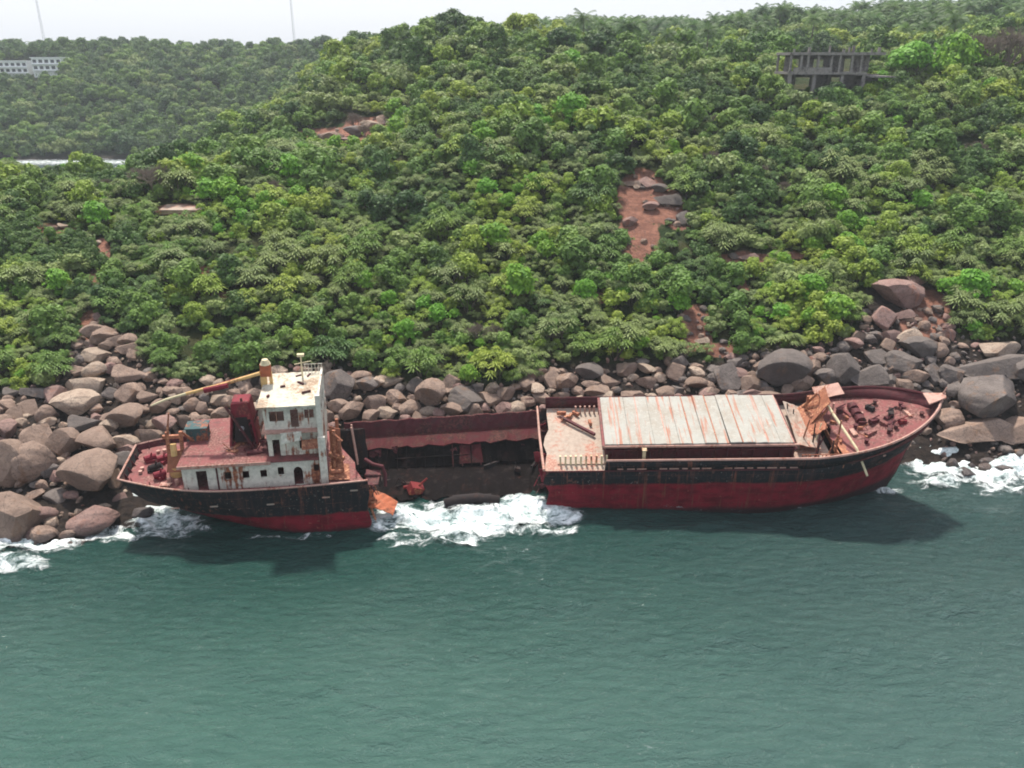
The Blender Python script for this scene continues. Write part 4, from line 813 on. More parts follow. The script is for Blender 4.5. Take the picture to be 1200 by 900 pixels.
def put_rock(px, py, wp, hp, mk, si, rot=None):
    x, y, z = ground_at(px, py + hp * .42); dep = y * c22 - (z - CH) * s22; k = dep / CF
    st, me = RP[mk][si]; w = wp * k / 2; h = hp * k / 2 / (.93 if hp < wp else .97)
    o = link('boulder', me); dpt = min(w, h * 1.6) * rnd.uniform(.85, 1.1)
    o.scale = (w * 1.04, dpt, h * 1.02); o.location = (x, y + dpt * .5, max(z, -1) + h * .62 if py < 575 else .1 + h * .55)
    o.rotation_euler = (rnd.uniform(-.08, .08), rnd.uniform(-.13, .13), rnd.choice([0, math.pi]) + rnd.uniform(-.25, .25)) if rot is None else rot
    items.append((o, 'boulder', px, py, wp * hp, mk, st)); return o
for r in BR:
    g_ = 1.22 if 370 < r[0] < 1130 and r[1] > 425 and r[2] < 60 else 1.0
    put_rock(r[0], r[1], r[2] * g_, r[3] * g_, *r[4:])
BP = np.array([(r[0], r[1], r[2]) for r in BR], float)
cand = []
for Yv in np.arange(66, 112, 1.75):
    for Xv in np.arange(-80, 90, 1.75):
        x = Xv + rnd.uniform(-.6, .6); y = Yv + rnd.uniform(-.5, .5); z = float(terrain(x, y))
        if z < -.9 or abs(x / y) > .9: continue
        px, py = proj(x, y, z)
        if not in_rock(px, py - 3) or py > 640: continue
        if -42 < x < 52 and y < 88.5 + (1.2 if x > -18 else -4): continue
        d = np.hypot(BP[:, 0] - px, (BP[:, 1] - py) * 1.3) - BP[:, 2] * .42
        if d.min() < 0: continue
        cand.append((rnd.uniform(.62, 1.4) * (1.35 if rnd.random() < .12 else .95), x, y, z, px, py))
for cx, cy_, rx, ry in SOIL[:8] + SOIL[14:17]:
    for i in range(5):
        px, py = cx + rnd.uniform(-rx, rx), cy_ + rnd.uniform(-ry, ry); x, y, z = ground_at(px, py); cand.append((rnd.uniform(.3, .8), x, y, z, px, py))
cand.sort(key=lambda q: -q[0]); nleft = 298 - len(BR)
def rockcol(px, py): 
    q = rnd.random()
    if px > 820: return 'rockg' if q < .5 else 'rock' if q < .85 else 'rockp'
    return 'rock' if q < .5 else 'rockt' if q < .72 else 'rockp' if q < .84 else 'rockg'
rub = []
for i, (sz, x, y, z, px, py) in enumerate(cand):
    mk = rockcol(px, py); si = rnd.randrange(7); st, me = RP[mk][si]
    sc_ = Vector((sz * rnd.uniform(.9, 1.35), sz * rnd.uniform(.8, 1.2), sz * rnd.uniform(.6, .95))); R_ = Euler((rnd.uniform(-.3, .3), rnd.uniform(-.3, .3), rnd.uniform(0, 6.28)))
    if i < nleft and -20 < px < 1220:
        o = link('boulder', me); o.scale = sc_; o.location = (x, y, z + sz * .35); o.rotation_euler = R_; items.append((o, 'boulder', px, py, 400 * sz * sz, mk, st))
    else: rub.append((Matrix.LocRotScale(Vector((x, y, z + sz * .3)), R_, sc_), mk))
for Yv in np.arange(67, 112, .8):
    for Xv in np.arange(-80, 90, .85):
        x = Xv + rnd.uniform(-.4, .4); y = Yv + rnd.uniform(-.4, .4)
        if rnd.random() < .58: continue
        z = float(terrain(x, y))
        if z < -.3 or abs(x / y) > .9 or (-42 < x < 52 and y < 88): continue
        px, py = proj(x, y, z)
        if not in_rock(px, py + 4) : continue
        s_ = rnd.uniform(.16, .42); rub.append((Matrix.LocRotScale(Vector((x, y, z + s_ * .3)), Euler((rnd.uniform(-1, 1), rnd.uniform(-1, 1), rnd.uniform(0, 6))), Vector((s_ * 1.3, s_, s_ * .8))), rockcol(px, py)))
v2, f2 = ico(2); RV = []; RF = []; RM = []; mks = ['rock', 'rockp', 'rockg', 'rockt']; prot = []
for sdd in range(6):
    r = np.random.RandomState(sdd + 90); v = v2.copy()
    for i in range(9):
        d = r.normal(size=3); d /= np.linalg.norm(d); v -= np.outer(np.maximum(v @ d - r.uniform(.5, .8), 0) * .95, d)
    prot.append(v)
for i, (mx, mk) in enumerate(rub):
    v = prot[i % 6]; A = np.array(mx); RV.append(v @ A[:3, :3].T + A[:3, 3]); RF.append(f2 + i * len(v2)); RM += [mks.index(mk)] * len(f2)
tag(link('rubble', npmesh('rubble', np.concatenate(RV), np.concatenate(RF), [M[k] for k in mks], False, RM)), 'small broken stones filling the gaps between the shore boulders', 'rubble', kind='stuff')

# ================================================================== plants
class Q:            # quad soup
    def __init__(s): s.v = []
    def quads(s, P, A, B): s.v.append(np.stack([P - A - B, P + A - B, P + A + B, P - A + B], 1))
    def mesh(s, name, mat):
        v = np.concatenate(s.v).reshape(-1, 3); return npmesh(name, v, np.arange(len(v)).reshape(-1, 4), [mat], False)
def leafcloud(q, r, cen, R, n, sz, up=.35):
    d = r.normal(size=(n, 3)); d /= np.linalg.norm(d, axis=1)[:, None]; d[:, 2] = np.where(d[:, 2] < -.35, -d[:, 2], d[:, 2])
    rad_ = r.uniform(.55, 1.03, n) ** .6; rad_ *= np.where(r.rand(n) < .12, 1.22, 1.0); P = cen + d * rad_[:, None] * R
    nrm = d + r.normal(size=(n, 3)) * .45 + np.array([0, 0, up]); nrm /= np.linalg.norm(nrm, axis=1)[:, None]
    a = np.cross(nrm, r.normal(size=(n, 3))); a /= np.linalg.norm(a, axis=1)[:, None]; b = np.cross(nrm, a)
    s_ = sz * r.uniform(.6, 1.3, n)[:, None]; q.quads(P, a * s_, b * s_ * .55)
def bush(seed, mat, big=False):
    r = np.random.RandomState(seed); q = Q(); n = 9 if big else 7
    for i in range(n):
        an = r.uniform(0, 6.28); rr_ = r.uniform(0, .95) ** .8; cen = np.array([math.cos(an) * rr_, math.sin(an) * rr_, r.uniform(.6, 1.7) - .45 * rr_])
        R = np.array([1, 1, .85]) * r.uniform(.36, .62); leafcloud(q, r, cen, R, 250 if big else 230, .08 if big else .105)
    for k in range(40):      # stray shoots
        an = r.uniform(0, 6.28); d = np.array([math.cos(an) * r.uniform(.2, 1), math.sin(an) * r.uniform(.2, 1), r.uniform(.6, 1)]); P = d * r.uniform(1.1, 1.5); leafcloud(q, r, P, np.array([.12, .12, .12]), 5, .08)
    return q.mesh('bush_leaves', mat)
def screwpine(seed, mat):
    r = np.random.RandomState(seed); q = Q()
    for h in range(16):
        an = h * 2.4 + r.uniform(-.4, .4); rr_ = .98 * math.sqrt((h + .3) / 16); C0 = np.array([math.cos(an) * rr_, math.sin(an) * rr_, r.uniform(.9, 1.6) - .45 * rr_ ** 2]); n = 26; L = r.uniform(.30, .52)
        a = np.arange(n) * 2.399 + r.uniform(0, 6); el = np.linspace(1.25, -.25, n) + r.uniform(-.12, .12, n)
        d = np.stack([np.cos(a) * np.cos(el), np.sin(a) * np.cos(el), np.sin(el)], 1); d += np.array([math.cos(an), math.sin(an), 0]) * .25 * rr_
        side = np.cross(d, [0, 0, 1.]); side /= np.linalg.norm(side, axis=1)[:, None] + 1e-6
        p0 = C0 + d * .03; p1 = C0 + d * L * .6; p2 = p1 + (d * np.array([1, 1, .1]) + np.array([0, 0, -.45])) * L * .45
        w = .042
        q.v.append(np.stack([p0 - side * w * .7, p0 + side * w * .7, p1 + side * w, p1 - side * w], 1)); q.v.append(np.stack([p1 - side * w, p1 + side * w, p2 + side * w * .25, p2 - side * w * .25], 1))
    return q.mesh('screw_pine_leaves', mat)
def palm(seed, mat, H=1.0):
    r = np.random.RandomState(seed); q = Q(); top = np.array([.06, .03, 1.0])
    for f in range(17):
        an = f * 2.4; el = 1.1 - 1.5 * (f / 17); L = .46; p = top.copy(); d = np.array([math.cos(an) * math.cos(el), math.sin(an) * math.cos(el), math.sin(el)])
        for s_ in range(6):
            p2 = p + d * L / 6; side = np.cross(d, [0, 0, 1.]); side /= np.linalg.norm(side) + 1e-6
            for k in range(3):
                c_ = p + (p2 - p) * (k + .5) / 3; l = .13 * (1 - abs(s_ - 2.2) / 5)
                for sg in (-1, 1):
                    e = side * sg * l + np.array([0, 0, -.06]) + d * .05; wv = d * .011
                    q.v.append(np.array([[c_ - wv, c_ + wv, c_ + e + wv * .3, c_ + e - wv * .3]]))
            p = p2; d = d + np.array([0, 0, -.22]); d /= np.linalg.norm(d)
    return q.mesh('palm_fronds', mat)
def trunkmesh(kind):
    m = MB()
    if kind == 'palm': m.tube([(0, 0, -.08), (-.02, .01, .4), (.03, .02, .75), (.06, .03, 1.0)], .024, .014, 6)
    elif kind == 'tree':
        m.tube([(0, 0, -.7), (.03, 0, .1), (.0, .05, .6)], .1, .06, 6)
        for a in range(5): m.tube([(.0, .03, .25), (.35 * math.cos(a * 1.26), .35 * math.sin(a * 1.26), .6), (.6 * math.cos(a * 1.26 + .2), .6 * math.sin(a * 1.26 + .2), 1.0)], .05, .015, 5, False)
    else:
        for a in range(6): m.tube([(.05 * math.cos(a), .05 * math.sin(a), -.5), (.3 * math.cos(a * 1.05), .3 * math.sin(a * 1.05), .35), (.65 * math.cos(a * 1.05 + .2), .65 * math.sin(a * 1.05 + .2), .85)], .045, .015, 5, False)
    return npmesh(kind + '_trunk', m.v, m.f, [M['bark']], True)
TRK = {k: trunkmesh(k) for k in ('palm', 'tree', 'bush')}
PROT = {}      # kind -> list of (colour word, crown mesh)
PROT['coastal_shrub'] = [(c_, bush(i + 1, LEAF[c_])) for i, c_ in enumerate(['yellow green', 'mid green', 'grey green', 'bright green', 'dark green', 'yellow green', 'mid green'])]
PROT['screw_pine'] = [(c_, screwpine(i + 30, LEAF[c_])) for i, c_ in enumerate(['grey green', 'mid green', 'grey green', 'dark green', 'yellow green'])]
PROT['broadleaf_tree'] = [(c_, bush(i + 60, LEAF[c_], True)) for i, c_ in enumerate(['dark green', 'mid green', 'deep green', 'grey green', 'yellow green'])]
PROT['palm_tree'] = [('deep green', palm(90, LEAF['deep green'])), ('dark green', palm(91, LEAF['dark green']))]
r1 = np.random.RandomState(21)
def visible(x, y, z, h):
    px, py = proj(x, y, z + h * .8)
    if not (-230 < px < 1430 and -30 < py < 700): return False
    k = np.linspace(.3, .985, 60); X_, Y_ = x * k, y * k; Z_ = CH + (z + h * .8 - CH) * k
    return bool(np.all(terrain(X_, Y_) < Z_ + .5))
plants = []      # x, y, z, scale, rot, kind, idx
def cover(y0, y1, sp, size, mixf, tmax=.9):
    y = y0
    while y < y1:
        step = sp(y); nxn = int(2 * tmax * y / step)
        for i in range(nxn):
            x = -tmax * y + (i + r1.uniform(-.45, .45)) * step; yy = y + r1.uniform(-.45, .45) * step; z = float(terrain(x, yy))
            if z < 1.0: continue
            s_ = size(yy) * (r1.uniform(.6, 1.25) if r1.rand() < .84 else r1.uniform(1.3, 1.95)); kd = mixf(x, yy, r1.rand()); 
            if kd is None: continue
            hh = s_ * (1.5 if kd != 'palm_tree' else 1)
            ok = True; px0, py0 = proj(x, yy, z)
            if 125 < yy < 335 and px0 < 175 and proj(x, yy, z + hh)[1] < (194 if 18 < px0 < 92 or 128 < px0 < 160 else 186): continue
            if yy < 135 and (in_rock(px0, py0 - 2)): continue
            for q_ in (0, .5, .9):
                px, py = proj(x, yy, z + hh * q_)
                if yy < 330 and soilmask(px, py, SOIL, .8 if q_ else 1.0) > (.62 if q_ < .8 else .8): ok = False
                for bx_, by_, brx, bry in BUILD:
                    if abs(px - bx_) < brx * .8 and abs(py - by_) < bry * .8: ok = False
            if yy < 160 and float(fbm(x / 4.5 + 70, yy / 4.5, 2)) > .40 and r1.rand() < .45: ok = False
            if ok and visible(x, yy, z, hh): plants.append([x, yy, z, s_, r1.uniform(0, 6.28), kd, 0])
        y += step * .92
def colr(kd, x, y, u):
    p = float(fbm(x / 14 + 40, y / 14, 3)) + (u - .5) * .9
    if kd == 'coastal_shrub': return (4 if p < -.42 else 1 if p < -.14 else 2 if p < .05 else 6 if p < .2 else 0 if p < .34 else 5 if p < .45 else 3)
    if kd == 'screw_pine': return 3 if p < -.4 else 1 if p < -.1 else 0 if p < .2 else 2 if p < .42 else 4
    if kd == 'broadleaf_tree' and y > 335: return (2 if u < .62 else 0) if x > 15 else (0 if u < .45 else 2 if u < .6 else 1 if u < .85 else 3)
    if kd == 'broadleaf_tree': return 2 if p < -.42 else 0 if p < -.16 else 1 if p < .15 else 3 if p < .38 else 4
    return 0 if u < .6 else 1
def mix1(x, y, u):
    p = float(fbm(x / 18 - 7, y / 18 + 3, 2)); a = .55 - .6 * p
    return 'screw_pine' if u < a else 'coastal_shrub' if u < .93 else 'broadleaf_tree'
cover(84, 150, lambda y: 2.2 + (y - 84) * .008, lambda y: 1.24 + (y - 84) * .005, mix1)
tiny0 = len(plants); cover(86, 150, lambda y: 1.75, lambda y: .55, lambda x, y, u: 'coastal_shrub' if u < .8 else 'screw_pine'); tiny = {id(p) for p in plants[tiny0:]}
cover(150, 222, lambda y: 2.7 + (y - 150) * .012, lambda y: 1.65, lambda x, y, u: 'screw_pine' if u < .25 else 'coastal_shrub' if u < .75 else 'broadleaf_tree')
cover(222, 335, lambda y: 3.9, lambda y: 2.4, lambda x, y, u: 'broadleaf_tree' if u < .97 or x < 20 else 'palm_tree')
cover(335, 420, lambda y: 4.8, lambda y: 2.9, lambda x, y, u: 'broadleaf_tree' if u < .8 or x < 10 else 'palm_tree')
cover(420, 640, lambda y: 5.4, lambda y: 3.0, lambda x, y, u: 'broadleaf_tree')
# palms on the far skylines
for i in range(120):
    px = r1.uniform(612, 1215); t_ = (px - 600) / CF; y = r1.uniform(372, 412); x = t_ * y * .92; plants.append([x, y, float(terrain(x, y)), 1, r1.uniform(0, 6.28), 'palm_tree', 0])
for px, y in ((86, 600), (99, 604), (110, 598), (145, 590), (160, 585), (30, 590), (40, 600), (740, 235), (20, 590), (127, 600)): x = (px - 600) / CF * y * .927; plants.append([x, y, float(terrain(x, y)), 1, 1.0, 'palm_tree', 0])
for p in plants:
    p[6] = colr(p[5], p[0], p[1], r1.rand())
    if p[5] == 'palm_tree': p[3] = r1.uniform(6, 8) if p[1] > 560 else r1.uniform(7, 10.5) if p[1] > 300 else r1.uniform(8, 10)
# special plants: bright tree beside the ruin, bare brown trees
LIM = {'coastal_shrub': 300, 'screw_pine': 300, 'broadleaf_tree': 300, 'palm_tree': 300}
def seenp(p): px, py = proj(p[0], p[1], p[2] + p[3]); return -5 < px < 1205 and -8 < py < 560
NAMEW = {'coastal_shrub': 'shrub', 'screw_pine': 'screw pine', 'broadleaf_tree': 'leafy tree', 'palm_tree': 'palm'}
rest = []
first = {}
def place(kd, idx, x, y, z, s_, rot):
    e = empty(kd, (x, y, z), (0, 0, rot)); e.scale = (s_, s_, s_ * (1 if kd == 'palm_tree' else r1.uniform(.85, 1.15)))
    c_, me = PROT[kd][idx]; o = link('fronds' if kd == 'palm_tree' else 'crown', me, e); link('trunk', TRK['palm' if kd == 'palm_tree' else 'tree' if kd == 'broadleaf_tree' else 'bush'], e)
    px, py = proj(x, y, z + s_ * .8); items.append((e, kd, float(px), float(py), (s_ / y * 942) ** 2, c_, 'x')); first.setdefault((kd, idx), o); return e
for kd in LIM:
    L_ = sorted([p for p in plants if p[5] == kd], key=lambda p: -(p[3] / p[1]) * (1 if seenp(p) else .01))
    print(kd, len(L_))
    L_ = [p for p in L_ if id(p) not in tiny] + [p for p in L_ if id(p) in tiny]
    for i, p in enumerate(L_):
        if i < LIM[kd] - 6 and seenp(p): place(kd, p[6], *p[:5])
        else: rest.append(p)
# make sure every prototype has one standing object
def at_px(px, py): return ground_at(px, py)
sp = [('broadleaf_tree', 4, 1062, 88, 4.6, 'bright green'), ('broadleaf_tree', 4, 1092, 92, 3.6, 'bright green')]
bg_ = bush(200, LEAF['bright green'], True)
PROT['broadleaf_tree'].append(('bright green', bg_))
for px, py, s_ in ((1050, 88, 5.2), (1078, 84, 5.0), (1096, 92, 3.6)): x, y, z = at_px(px, py); e = place('broadleaf_tree', 5, x, min(y, 196), float(terrain(x, min(y, 196))), s_, px)
def baretree(seed):
    r = random.Random(seed); m = MB()
    def br(p, d, L, rd, lv):
        q = Vector(p) + Vector(d) * L; m.tube([p, q], rd, rd * .6, 4, False)
        if lv == 0: return
        for i in range(4 if lv > 1 else 5):
            d2 = (Vector(d) + Vector((r.uniform(-.9, .9), r.uniform(-.9, .9), r.uniform(-.3, .6)))).normalized(); br(q, d2, L * r.uniform(.6, .85), rd * .58, lv - 1)
    for i in range(4): br(Vector((0, 0, -.2)), Vector((r.uniform(-.5, .5), r.uniform(-.5, .5), 1)).normalized(), .5, .05, 4)
    return npmesh('bare_branches', m.v, m.f, [M['twig']])
bt = [baretree(3), baretree(8)]
for px, py, s_, i in ((1146, 90, 7.0, 0), (1172, 88, 7.5, 1), (188, 232, 4.2, 1), (172, 226, 3.4, 0)):
    x, y, z = at_px(px, py); e = empty('bare_tree', (x, y, z), (0, 0, px)); e.scale = (s_, s_, s_); link('branches', bt[i], e); items.append((e, 'bare_tree', px, py - 20, 99999, 'brown', 'x'))
for i in range(34):
    px, py = r1.uniform(10, 1190), r1.uniform(120, 410); x, y, z = at_px(px, py)
    if y > 240 or in_rock(px, py): continue
    s_ = r1.uniform(.9, 1.7) * (1 + (y - 90) / 150); e = empty('bare_tree', (x, y, z + .3), (0, 0, px)); e.scale = (s_, s_, s_); link('branches', bt[i % 2], e); items.append((e, 'bare_tree', px, py - 10, s_, 'small brown', 'x'))
# the rest of the cover as one mass, instanced on points from the standing plants' own leaves
def mass(name, pts, label):
    keys = sorted({(p[5], p[6]) for p in pts}); 
    me = bpy.data.meshes.new(name); me.from_pydata([p[:3] for p in pts], [], [])
    for an, ty, dat in (('sc', 'FLOAT', [p[3] for p in pts]), ('rot', 'FLOAT', [p[4] for p in pts]), ('pi', 'INT', [keys.index((p[5], p[6])) for p in pts])):
        a = me.attributes.new(an, ty, 'POINT'); a.data.foreach_set('value', dat)
    o = link(name, me); ng = bpy.data.node_groups.new(name, 'GeometryNodeTree'); ng.interface.new_socket('Geometry', in_out='INPUT', socket_type='NodeSocketGeometry'); ng.interface.new_socket('Geometry', in_out='OUTPUT', socket_type='NodeSocketGeometry')
    N = ng.nodes; Lk = ng.links; gi = N.new('NodeGroupInput'); go = N.new('NodeGroupOutput'); jn = N.new('GeometryNodeJoinGeometry')
    def attr(n_, ty): a = N.new('GeometryNodeInputNamedAttribute'); a.data_type = ty; a.inputs['Name'].default_value = n_; return a.outputs['Attribute']
    sc_, ro, pi_ = attr('sc', 'FLOAT'), attr('rot', 'FLOAT'), attr('pi', 'INT'); cx = N.new('ShaderNodeCombineXYZ'); Lk.new(ro, cx.inputs[2])
    for i, k in enumerate(keys):
        src = first.get(k)
        if src is None: src = place(k[0], k[1], *pts[[j for j, p in enumerate(pts) if (p[5], p[6]) == k][0]][:5]).children[0]
        cmpn = N.new('FunctionNodeCompare'); cmpn.data_type = 'INT'; cmpn.operation = 'EQUAL'; Lk.new(pi_, cmpn.inputs[2]); cmpn.inputs[3].default_value = i
        oi = N.new('GeometryNodeObjectInfo'); oi.inputs['Object'].default_value = src; oi.inputs['As Instance'].default_value = True
        ip = N.new('GeometryNodeInstanceOnPoints'); Lk.new(gi.outputs[0], ip.inputs['Points']); Lk.new(cmpn.outputs[0], ip.inputs['Selection']); Lk.new(oi.outputs['Geometry'], ip.inputs['Instance']); Lk.new(cx.outputs[0], ip.inputs['Rotation']); Lk.new(sc_, ip.inputs['Scale'])
        Lk.new(ip.outputs[0], jn.inputs[0])
    Lk.new(jn.outputs[0], go.inputs[0]); md = o.modifiers.new('cover', 'NODES'); md.node_group = ng
    tag(o, label, 'forest', kind='stuff')
mass('hillside_undergrowth', [p for p in rest if p[1] < 225], 'dense green undergrowth and treetops covering the upper hillside')
mass('distant_forest', [p for p in rest if p[1] >= 225], 'hazy blue green forest on the far hills')

# ================================================================== buildings, masts
def house(name, x, y, z, rot=0): return empty(name, (x, y, z), (0, 0, rot))
x, y, z = ground_at(968, 106); rx_, ry_ = x, 188.0; k = ry_ / 942 * 1.0; rz = float(terrain(rx_, ry_)); y = ry_; x = (968 - 600) / CF * (y * c22 - (rz - CH) * s22)
zt = CH + (-(math.tan(CP - math.atan((450 - 62) / CF)))) * y
ruin = house('concrete_ruin', x, y, zt); kk = y / 942.
tag(ruin, 'unfinished grey concrete building on pillars among trees near the hilltop', 'ruined building')
Wd = 10.2
MB().b2((-Wd, -4, -.45), (Wd * .98, 6, .1)).build('roof_slab', M['concrete'], ruin); MB().b2((-Wd, -4, -4.3), (6.6, 6, -3.8)).build('floor_slab', M['concrete'], ruin)
for i, u in enumerate((-9.8, -7.6, -6.2, -4.0, -1.2, .6, 3.2, 5.2)): MB().b2((u - .22, -3.8, -3.8), (u + .22, -3.3, -.45)).build('pillar', M['concrete'], ruin)
for u in (-9.8, -4.0, 3.0, 9.6): MB().b2((u - .22, 5.2, -3.8), (u + .22, 5.6, -.45)).build('pillar', M['concrete'], ruin)
for u in (-9.6, -4.4, 1.6, 6.2): MB().b2((u - .35, -3.7, -10), (u + .35, -3.0, -4.3)).build('pillar', M['concrete'], ruin)
MB().wall('v', 1.5, .25, -9.5, 9, -3.8, -.45, [(-8.5, -6.4, -3.8, -1.2), (-3.2, -1, -3, -1.2), (3.6, 5.4, -3.8, -1)]).build('back_wall', M['concrete'], ruin)
MB().wall('v', 2.5, .25, -9, 12, -8, -4.3, [(-6.4, -3.2, -7.5, -5.0), (1.6, 4.4, -7.6, -5)]).build('lower_wall', M['concrete'], ruin)
MB().b2((-9.2, -4.0, -3.8), (-1.0, -3.8, -2.9)).build('parapet', M['concrete'], ruin)
for i, u in enumerate((-9.4, -6, -1.2, 1.0, 2.6, 3.8, 7.0, 8.9)): MB().b2((u - .15, -3.9 + (i % 3), .1), (u + .15 + .2 * (i % 2), -3.5 + (i % 3), .8 + .3 * (i % 3))).build('column_stub', M['concrete'], ruin)
MB().b2((7.0, -4.5, -4.9), (12.6, 3, -4.6)).build('side_slab', M['concrete'], ruin)
def block(px0, px1, py0, py1, y, name, lab, mat, rows, cols, dep=9):
    t0, t1 = (px0 - 600) / CF, (px1 - 600) / CF; b0, b1 = [CH - y * math.tan(CP - math.atan((450 - q) / CF)) for q in (py0, py1)]
    x0, x1 = t0 * y * .927, t1 * y * .927; e = house(name, (x0 + x1) / 2, y, b1); w = (x1 - x0) / 2; h = b0 - b1; hs = []
    for r in range(rows):
        for c_ in range(cols): hs.append((-w + 2 * w * (c_ + .18) / cols, -w + 2 * w * (c_ + .82) / cols, h * (r + .25) / rows, h * (r + .75) / rows))
    MB().wall('v', 0, .3, -w, w, 0, h, hs).build('front_wall', mat, e); MB().b2((-w, .3, -6), (w, dep, h)).build('wall', mat, e) if False else None
    MB().b2((-w, dep - .3, -4), (w, dep, h)).b2((-w, .3, -4), (-w + .3, dep - .3, h)).b2((w - .3, .3, -4), (w, dep - .3, h)).build('wall', mat, e)
    MB().b2((-w, -.0, -4), (w, .3, 0)).build('base', mat, e)
    for r in range(rows): MB().b2((-w, -1.2, h * r / rows - .02), (w, 0, h * r / rows + .25)).build('balcony', mat, e)
    for q in hs: MB().b2((q[0], .2, q[2]), (q[1], .26, q[3])).build('window', M['pane'], e)
    MB().b2((-w - .4, -.6, h), (w + .4, dep + .4, h + .5)).build('roof', mat, e); tag(e, lab, 'building'); return e
block(36, 71, 68, 83, 515, 'hotel_block', 'larger white flat roofed hotel block on the far hill at the left', M['wallw'], 2, 5)
block(-4, 30, 72, 86, 518, 'hotel_block', 'lower white hotel wing partly hidden by trees at the left edge of the photo', M['wallw'], 2, 5)
x, y, z = ground_at(214, 250); y = min(y, 150); b = house('hillside_hut', x, y, CH - y * math.tan(CP - math.atan(200 / CF)))
MB().b2((-3.6, 0, -2), (3.4, 3, .5)).build('wall', M['tan'], b); MB().b2((3.42, -.15, -1.6), (4.0, .5, 1.1)).build('end_pillar', M['wallw'], b); MB().plate([(-3.9, -.3, .52), (3.41, -.3, .52), (3.41, 3.2, .9), (-3.9, 3.2, .9)], .1).build('roof', M['palegdeck'], b)
tag(b, 'low tan walled hut with a white end pillar half buried in bushes', 'hut')
for px, y, top, lab in ((52, 590, -40, 'thin pale lattice radio mast rising behind the far hotel'), (345, 600, -60, 'taller thin lattice radio mast on the middle of the far ridge')):
    x = (px - 600) / CF * y * .92; z = float(terrain(x, y)); e = empty('radio_mast', (x, y, z)); ht = 62; m = MB()
    for k in range(3): m.tube([(.9 * math.cos(k * 2.09), .9 * math.sin(k * 2.09), -2), (.35 * math.cos(k * 2.09), .35 * math.sin(k * 2.09), ht)], .07, .05, 5)
    m.build('mast_leg', M['mastp'], e); m = MB()
    for j in range(24):
        f0, f1 = j / 24, (j + 1) / 24
        for k in range(3):
            r0, r1_ = .9 - .55 * f0, .9 - .55 * f1; m.tube([(r0 * math.cos(k * 2.09), r0 * math.sin(k * 2.09), ht * f0), (r1_ * math.cos(k * 2.09 + 2.09), r1_ * math.sin(k * 2.09 + 2.09), ht * f1)], .035, .035, 4, False)
    m.build('lattice', M['mastp'], e); tag(e, lab, 'radio mast')
# ================================================================== air
bpy.ops.mesh.primitive_cube_add(size=1, location=(0, 500, 50)); hz = bpy.context.active_object; hz.name = 'haze'; hz.scale = (3000, 3000, 134)
hz.location = (0, 0, 54.5)
tag(hz, 'thin humid sea haze over the bay', 'haze', kind='stuff')
hm = bpy.data.materials.new('haze'); hm.use_nodes = True; t = hm.node_tree; t.nodes.remove(t.nodes['Principled BSDF']); pv = t.nodes.new('ShaderNodeVolumePrincipled')
pv.inputs['Color'].default_value = (.86, .92, 1.0, 1); pv.inputs['Density'].default_value = .00018; pv.inputs['Anisotropy'].default_value = .2
t.links.new(pv.outputs[0], t.nodes['Material Output'].inputs['Volume']); hz.data.materials.append(hm)

# ================================================================== labels: look, then nearest landmark, then rank
LM_ = [('the cream wheelhouse', 340, 440), ('the funnel', 270, 450), ('the stern bulwark', 150, 555), ('the black stern corner', 150, 590), ('the hull side', 520, 480), ('the hatch cover', 800, 460), ('the hatch cover end', 915, 460), ('the bow tip', 1110, 470), ('the forecastle', 1000, 450),
 ('the red soil scar', 755, 255), ('the soil scar top', 765, 205), ('the low soil bank', 830, 395), ('the pink cliff', 1060, 350), ('the boulder gully', 110, 400), ('the left soil cut', 116, 315), ('the tan hut', 213, 246), ('the concrete ruin', 968, 85), ('the rock outcrop', 405, 155),
 ('the bay sliver', 90, 192), ('the big dark slabs', 1165, 450), ('the big left boulder', 16, 600), ('the middle slope', 540, 250), ('the shore bushes', 560, 430), ('the left slope', 30, 300), ('the right slope', 1120, 240), ('the upper slope', 850, 150), ('the lower slope', 950, 330), ('the hill crest', 560, 60),
 ('the right skyline', 1000, 20), ('the skyline step', 620, 40), ('the bare brown tree', 1160, 70), ('the far hotel', 55, 75), ('the tall mast', 345, 50), ('the stern boom', 220, 440), ('the boom slope', 300, 340), ('the hull slope', 430, 330), ('the scar slope', 650, 330), ('the left edge shrubs', 20, 420), ('the right edge shrubs', 1180, 350)]
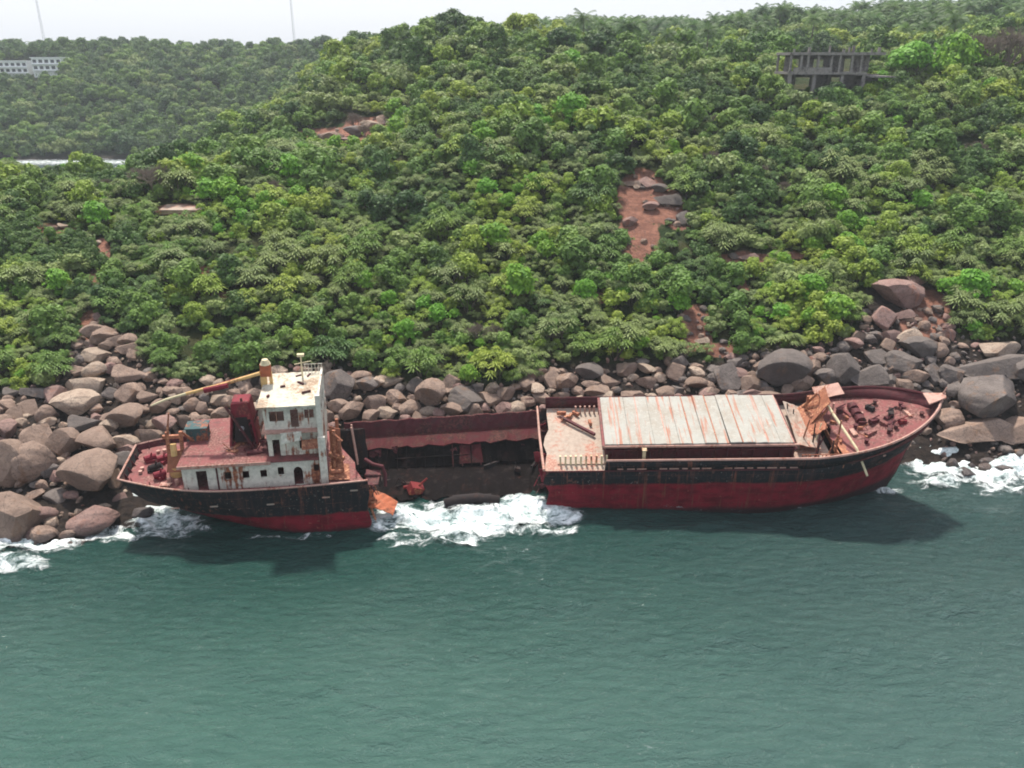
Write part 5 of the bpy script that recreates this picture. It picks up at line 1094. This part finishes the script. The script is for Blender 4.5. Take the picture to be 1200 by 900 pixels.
COLW = {'rock': 'brown', 'rockp': 'pinkish', 'rockg': 'grey', 'rockt': 'tan'}
CATW = {'boulder': 'boulder', 'coastal_shrub': 'shrub', 'screw_pine': 'screw pine', 'broadleaf_tree': 'tree', 'palm_tree': 'palm tree', 'bare_tree': 'bare tree'}
NOUN = {'boulder': 'boulder', 'coastal_shrub': 'shrub', 'screw_pine': 'screw pine', 'broadleaf_tree': 'leafy tree', 'palm_tree': 'palm', 'bare_tree': 'leafless tree'}
GRP = {'boulder': 'boulders along the shore and hillside', 'coastal_shrub': 'shrubs on the hillside', 'screw_pine': 'screw pines on the hillside', 'broadleaf_tree': 'leafy trees on the hills', 'palm_tree': 'palms on the skyline', 'bare_tree': 'leafless trees on the hill'}
ORD = ['first', 'second', 'third', 'fourth', 'fifth', 'sixth', 'seventh', 'eighth', 'ninth', 'tenth', 'eleventh', 'twelfth']
gr = {}
for it in items:
    o, kd, px, py, ar_, cl, st = it
    d = [math.hypot(px - a, py - b) for _, a, b in LM_]; j = int(np.argmin(d)); nm, a, b = LM_[j]
    if kd == 'boulder' and d[j] < 6: rel = 'at'
    else: rel = ('right of' if px > a else 'left of') if abs(px - a) > abs(py - b) else ('below' if py > b else 'above')
    if d[j] > 55 and rel != 'at': rel = 'well ' + rel
    ad = {'round': 'rounded ', 'block': 'angular ', 'slab': 'flat '}[st] + COLW[cl] if kd == 'boulder' else cl
    gr.setdefault((ad, kd, rel, nm), []).append(it)
for (ad, kd, rel, nm), L_ in gr.items():
    base = f"{ad} {NOUN[kd]}"; place_ = f"{rel} {nm}"; L_.sort(key=lambda q: q[2])
    if len(L_) > 1:
        big = max(L_, key=lambda q: q[4])
    for i, it in enumerate(L_):
        n_ = len(L_)
        if n_ == 1: lb = f"{base} {place_}"
        elif i == 0: lb = f"leftmost {base} {place_}"
        elif i == n_ - 1: lb = f"rightmost {base} {place_}"
        elif n_ == 3: lb = f"middle {base} {place_}"
        else: lb = f"{ORD[min(i, 11)]} {base} from the left {place_}"
        tag(it[0], lb, CATW[kd], GRP[kd])
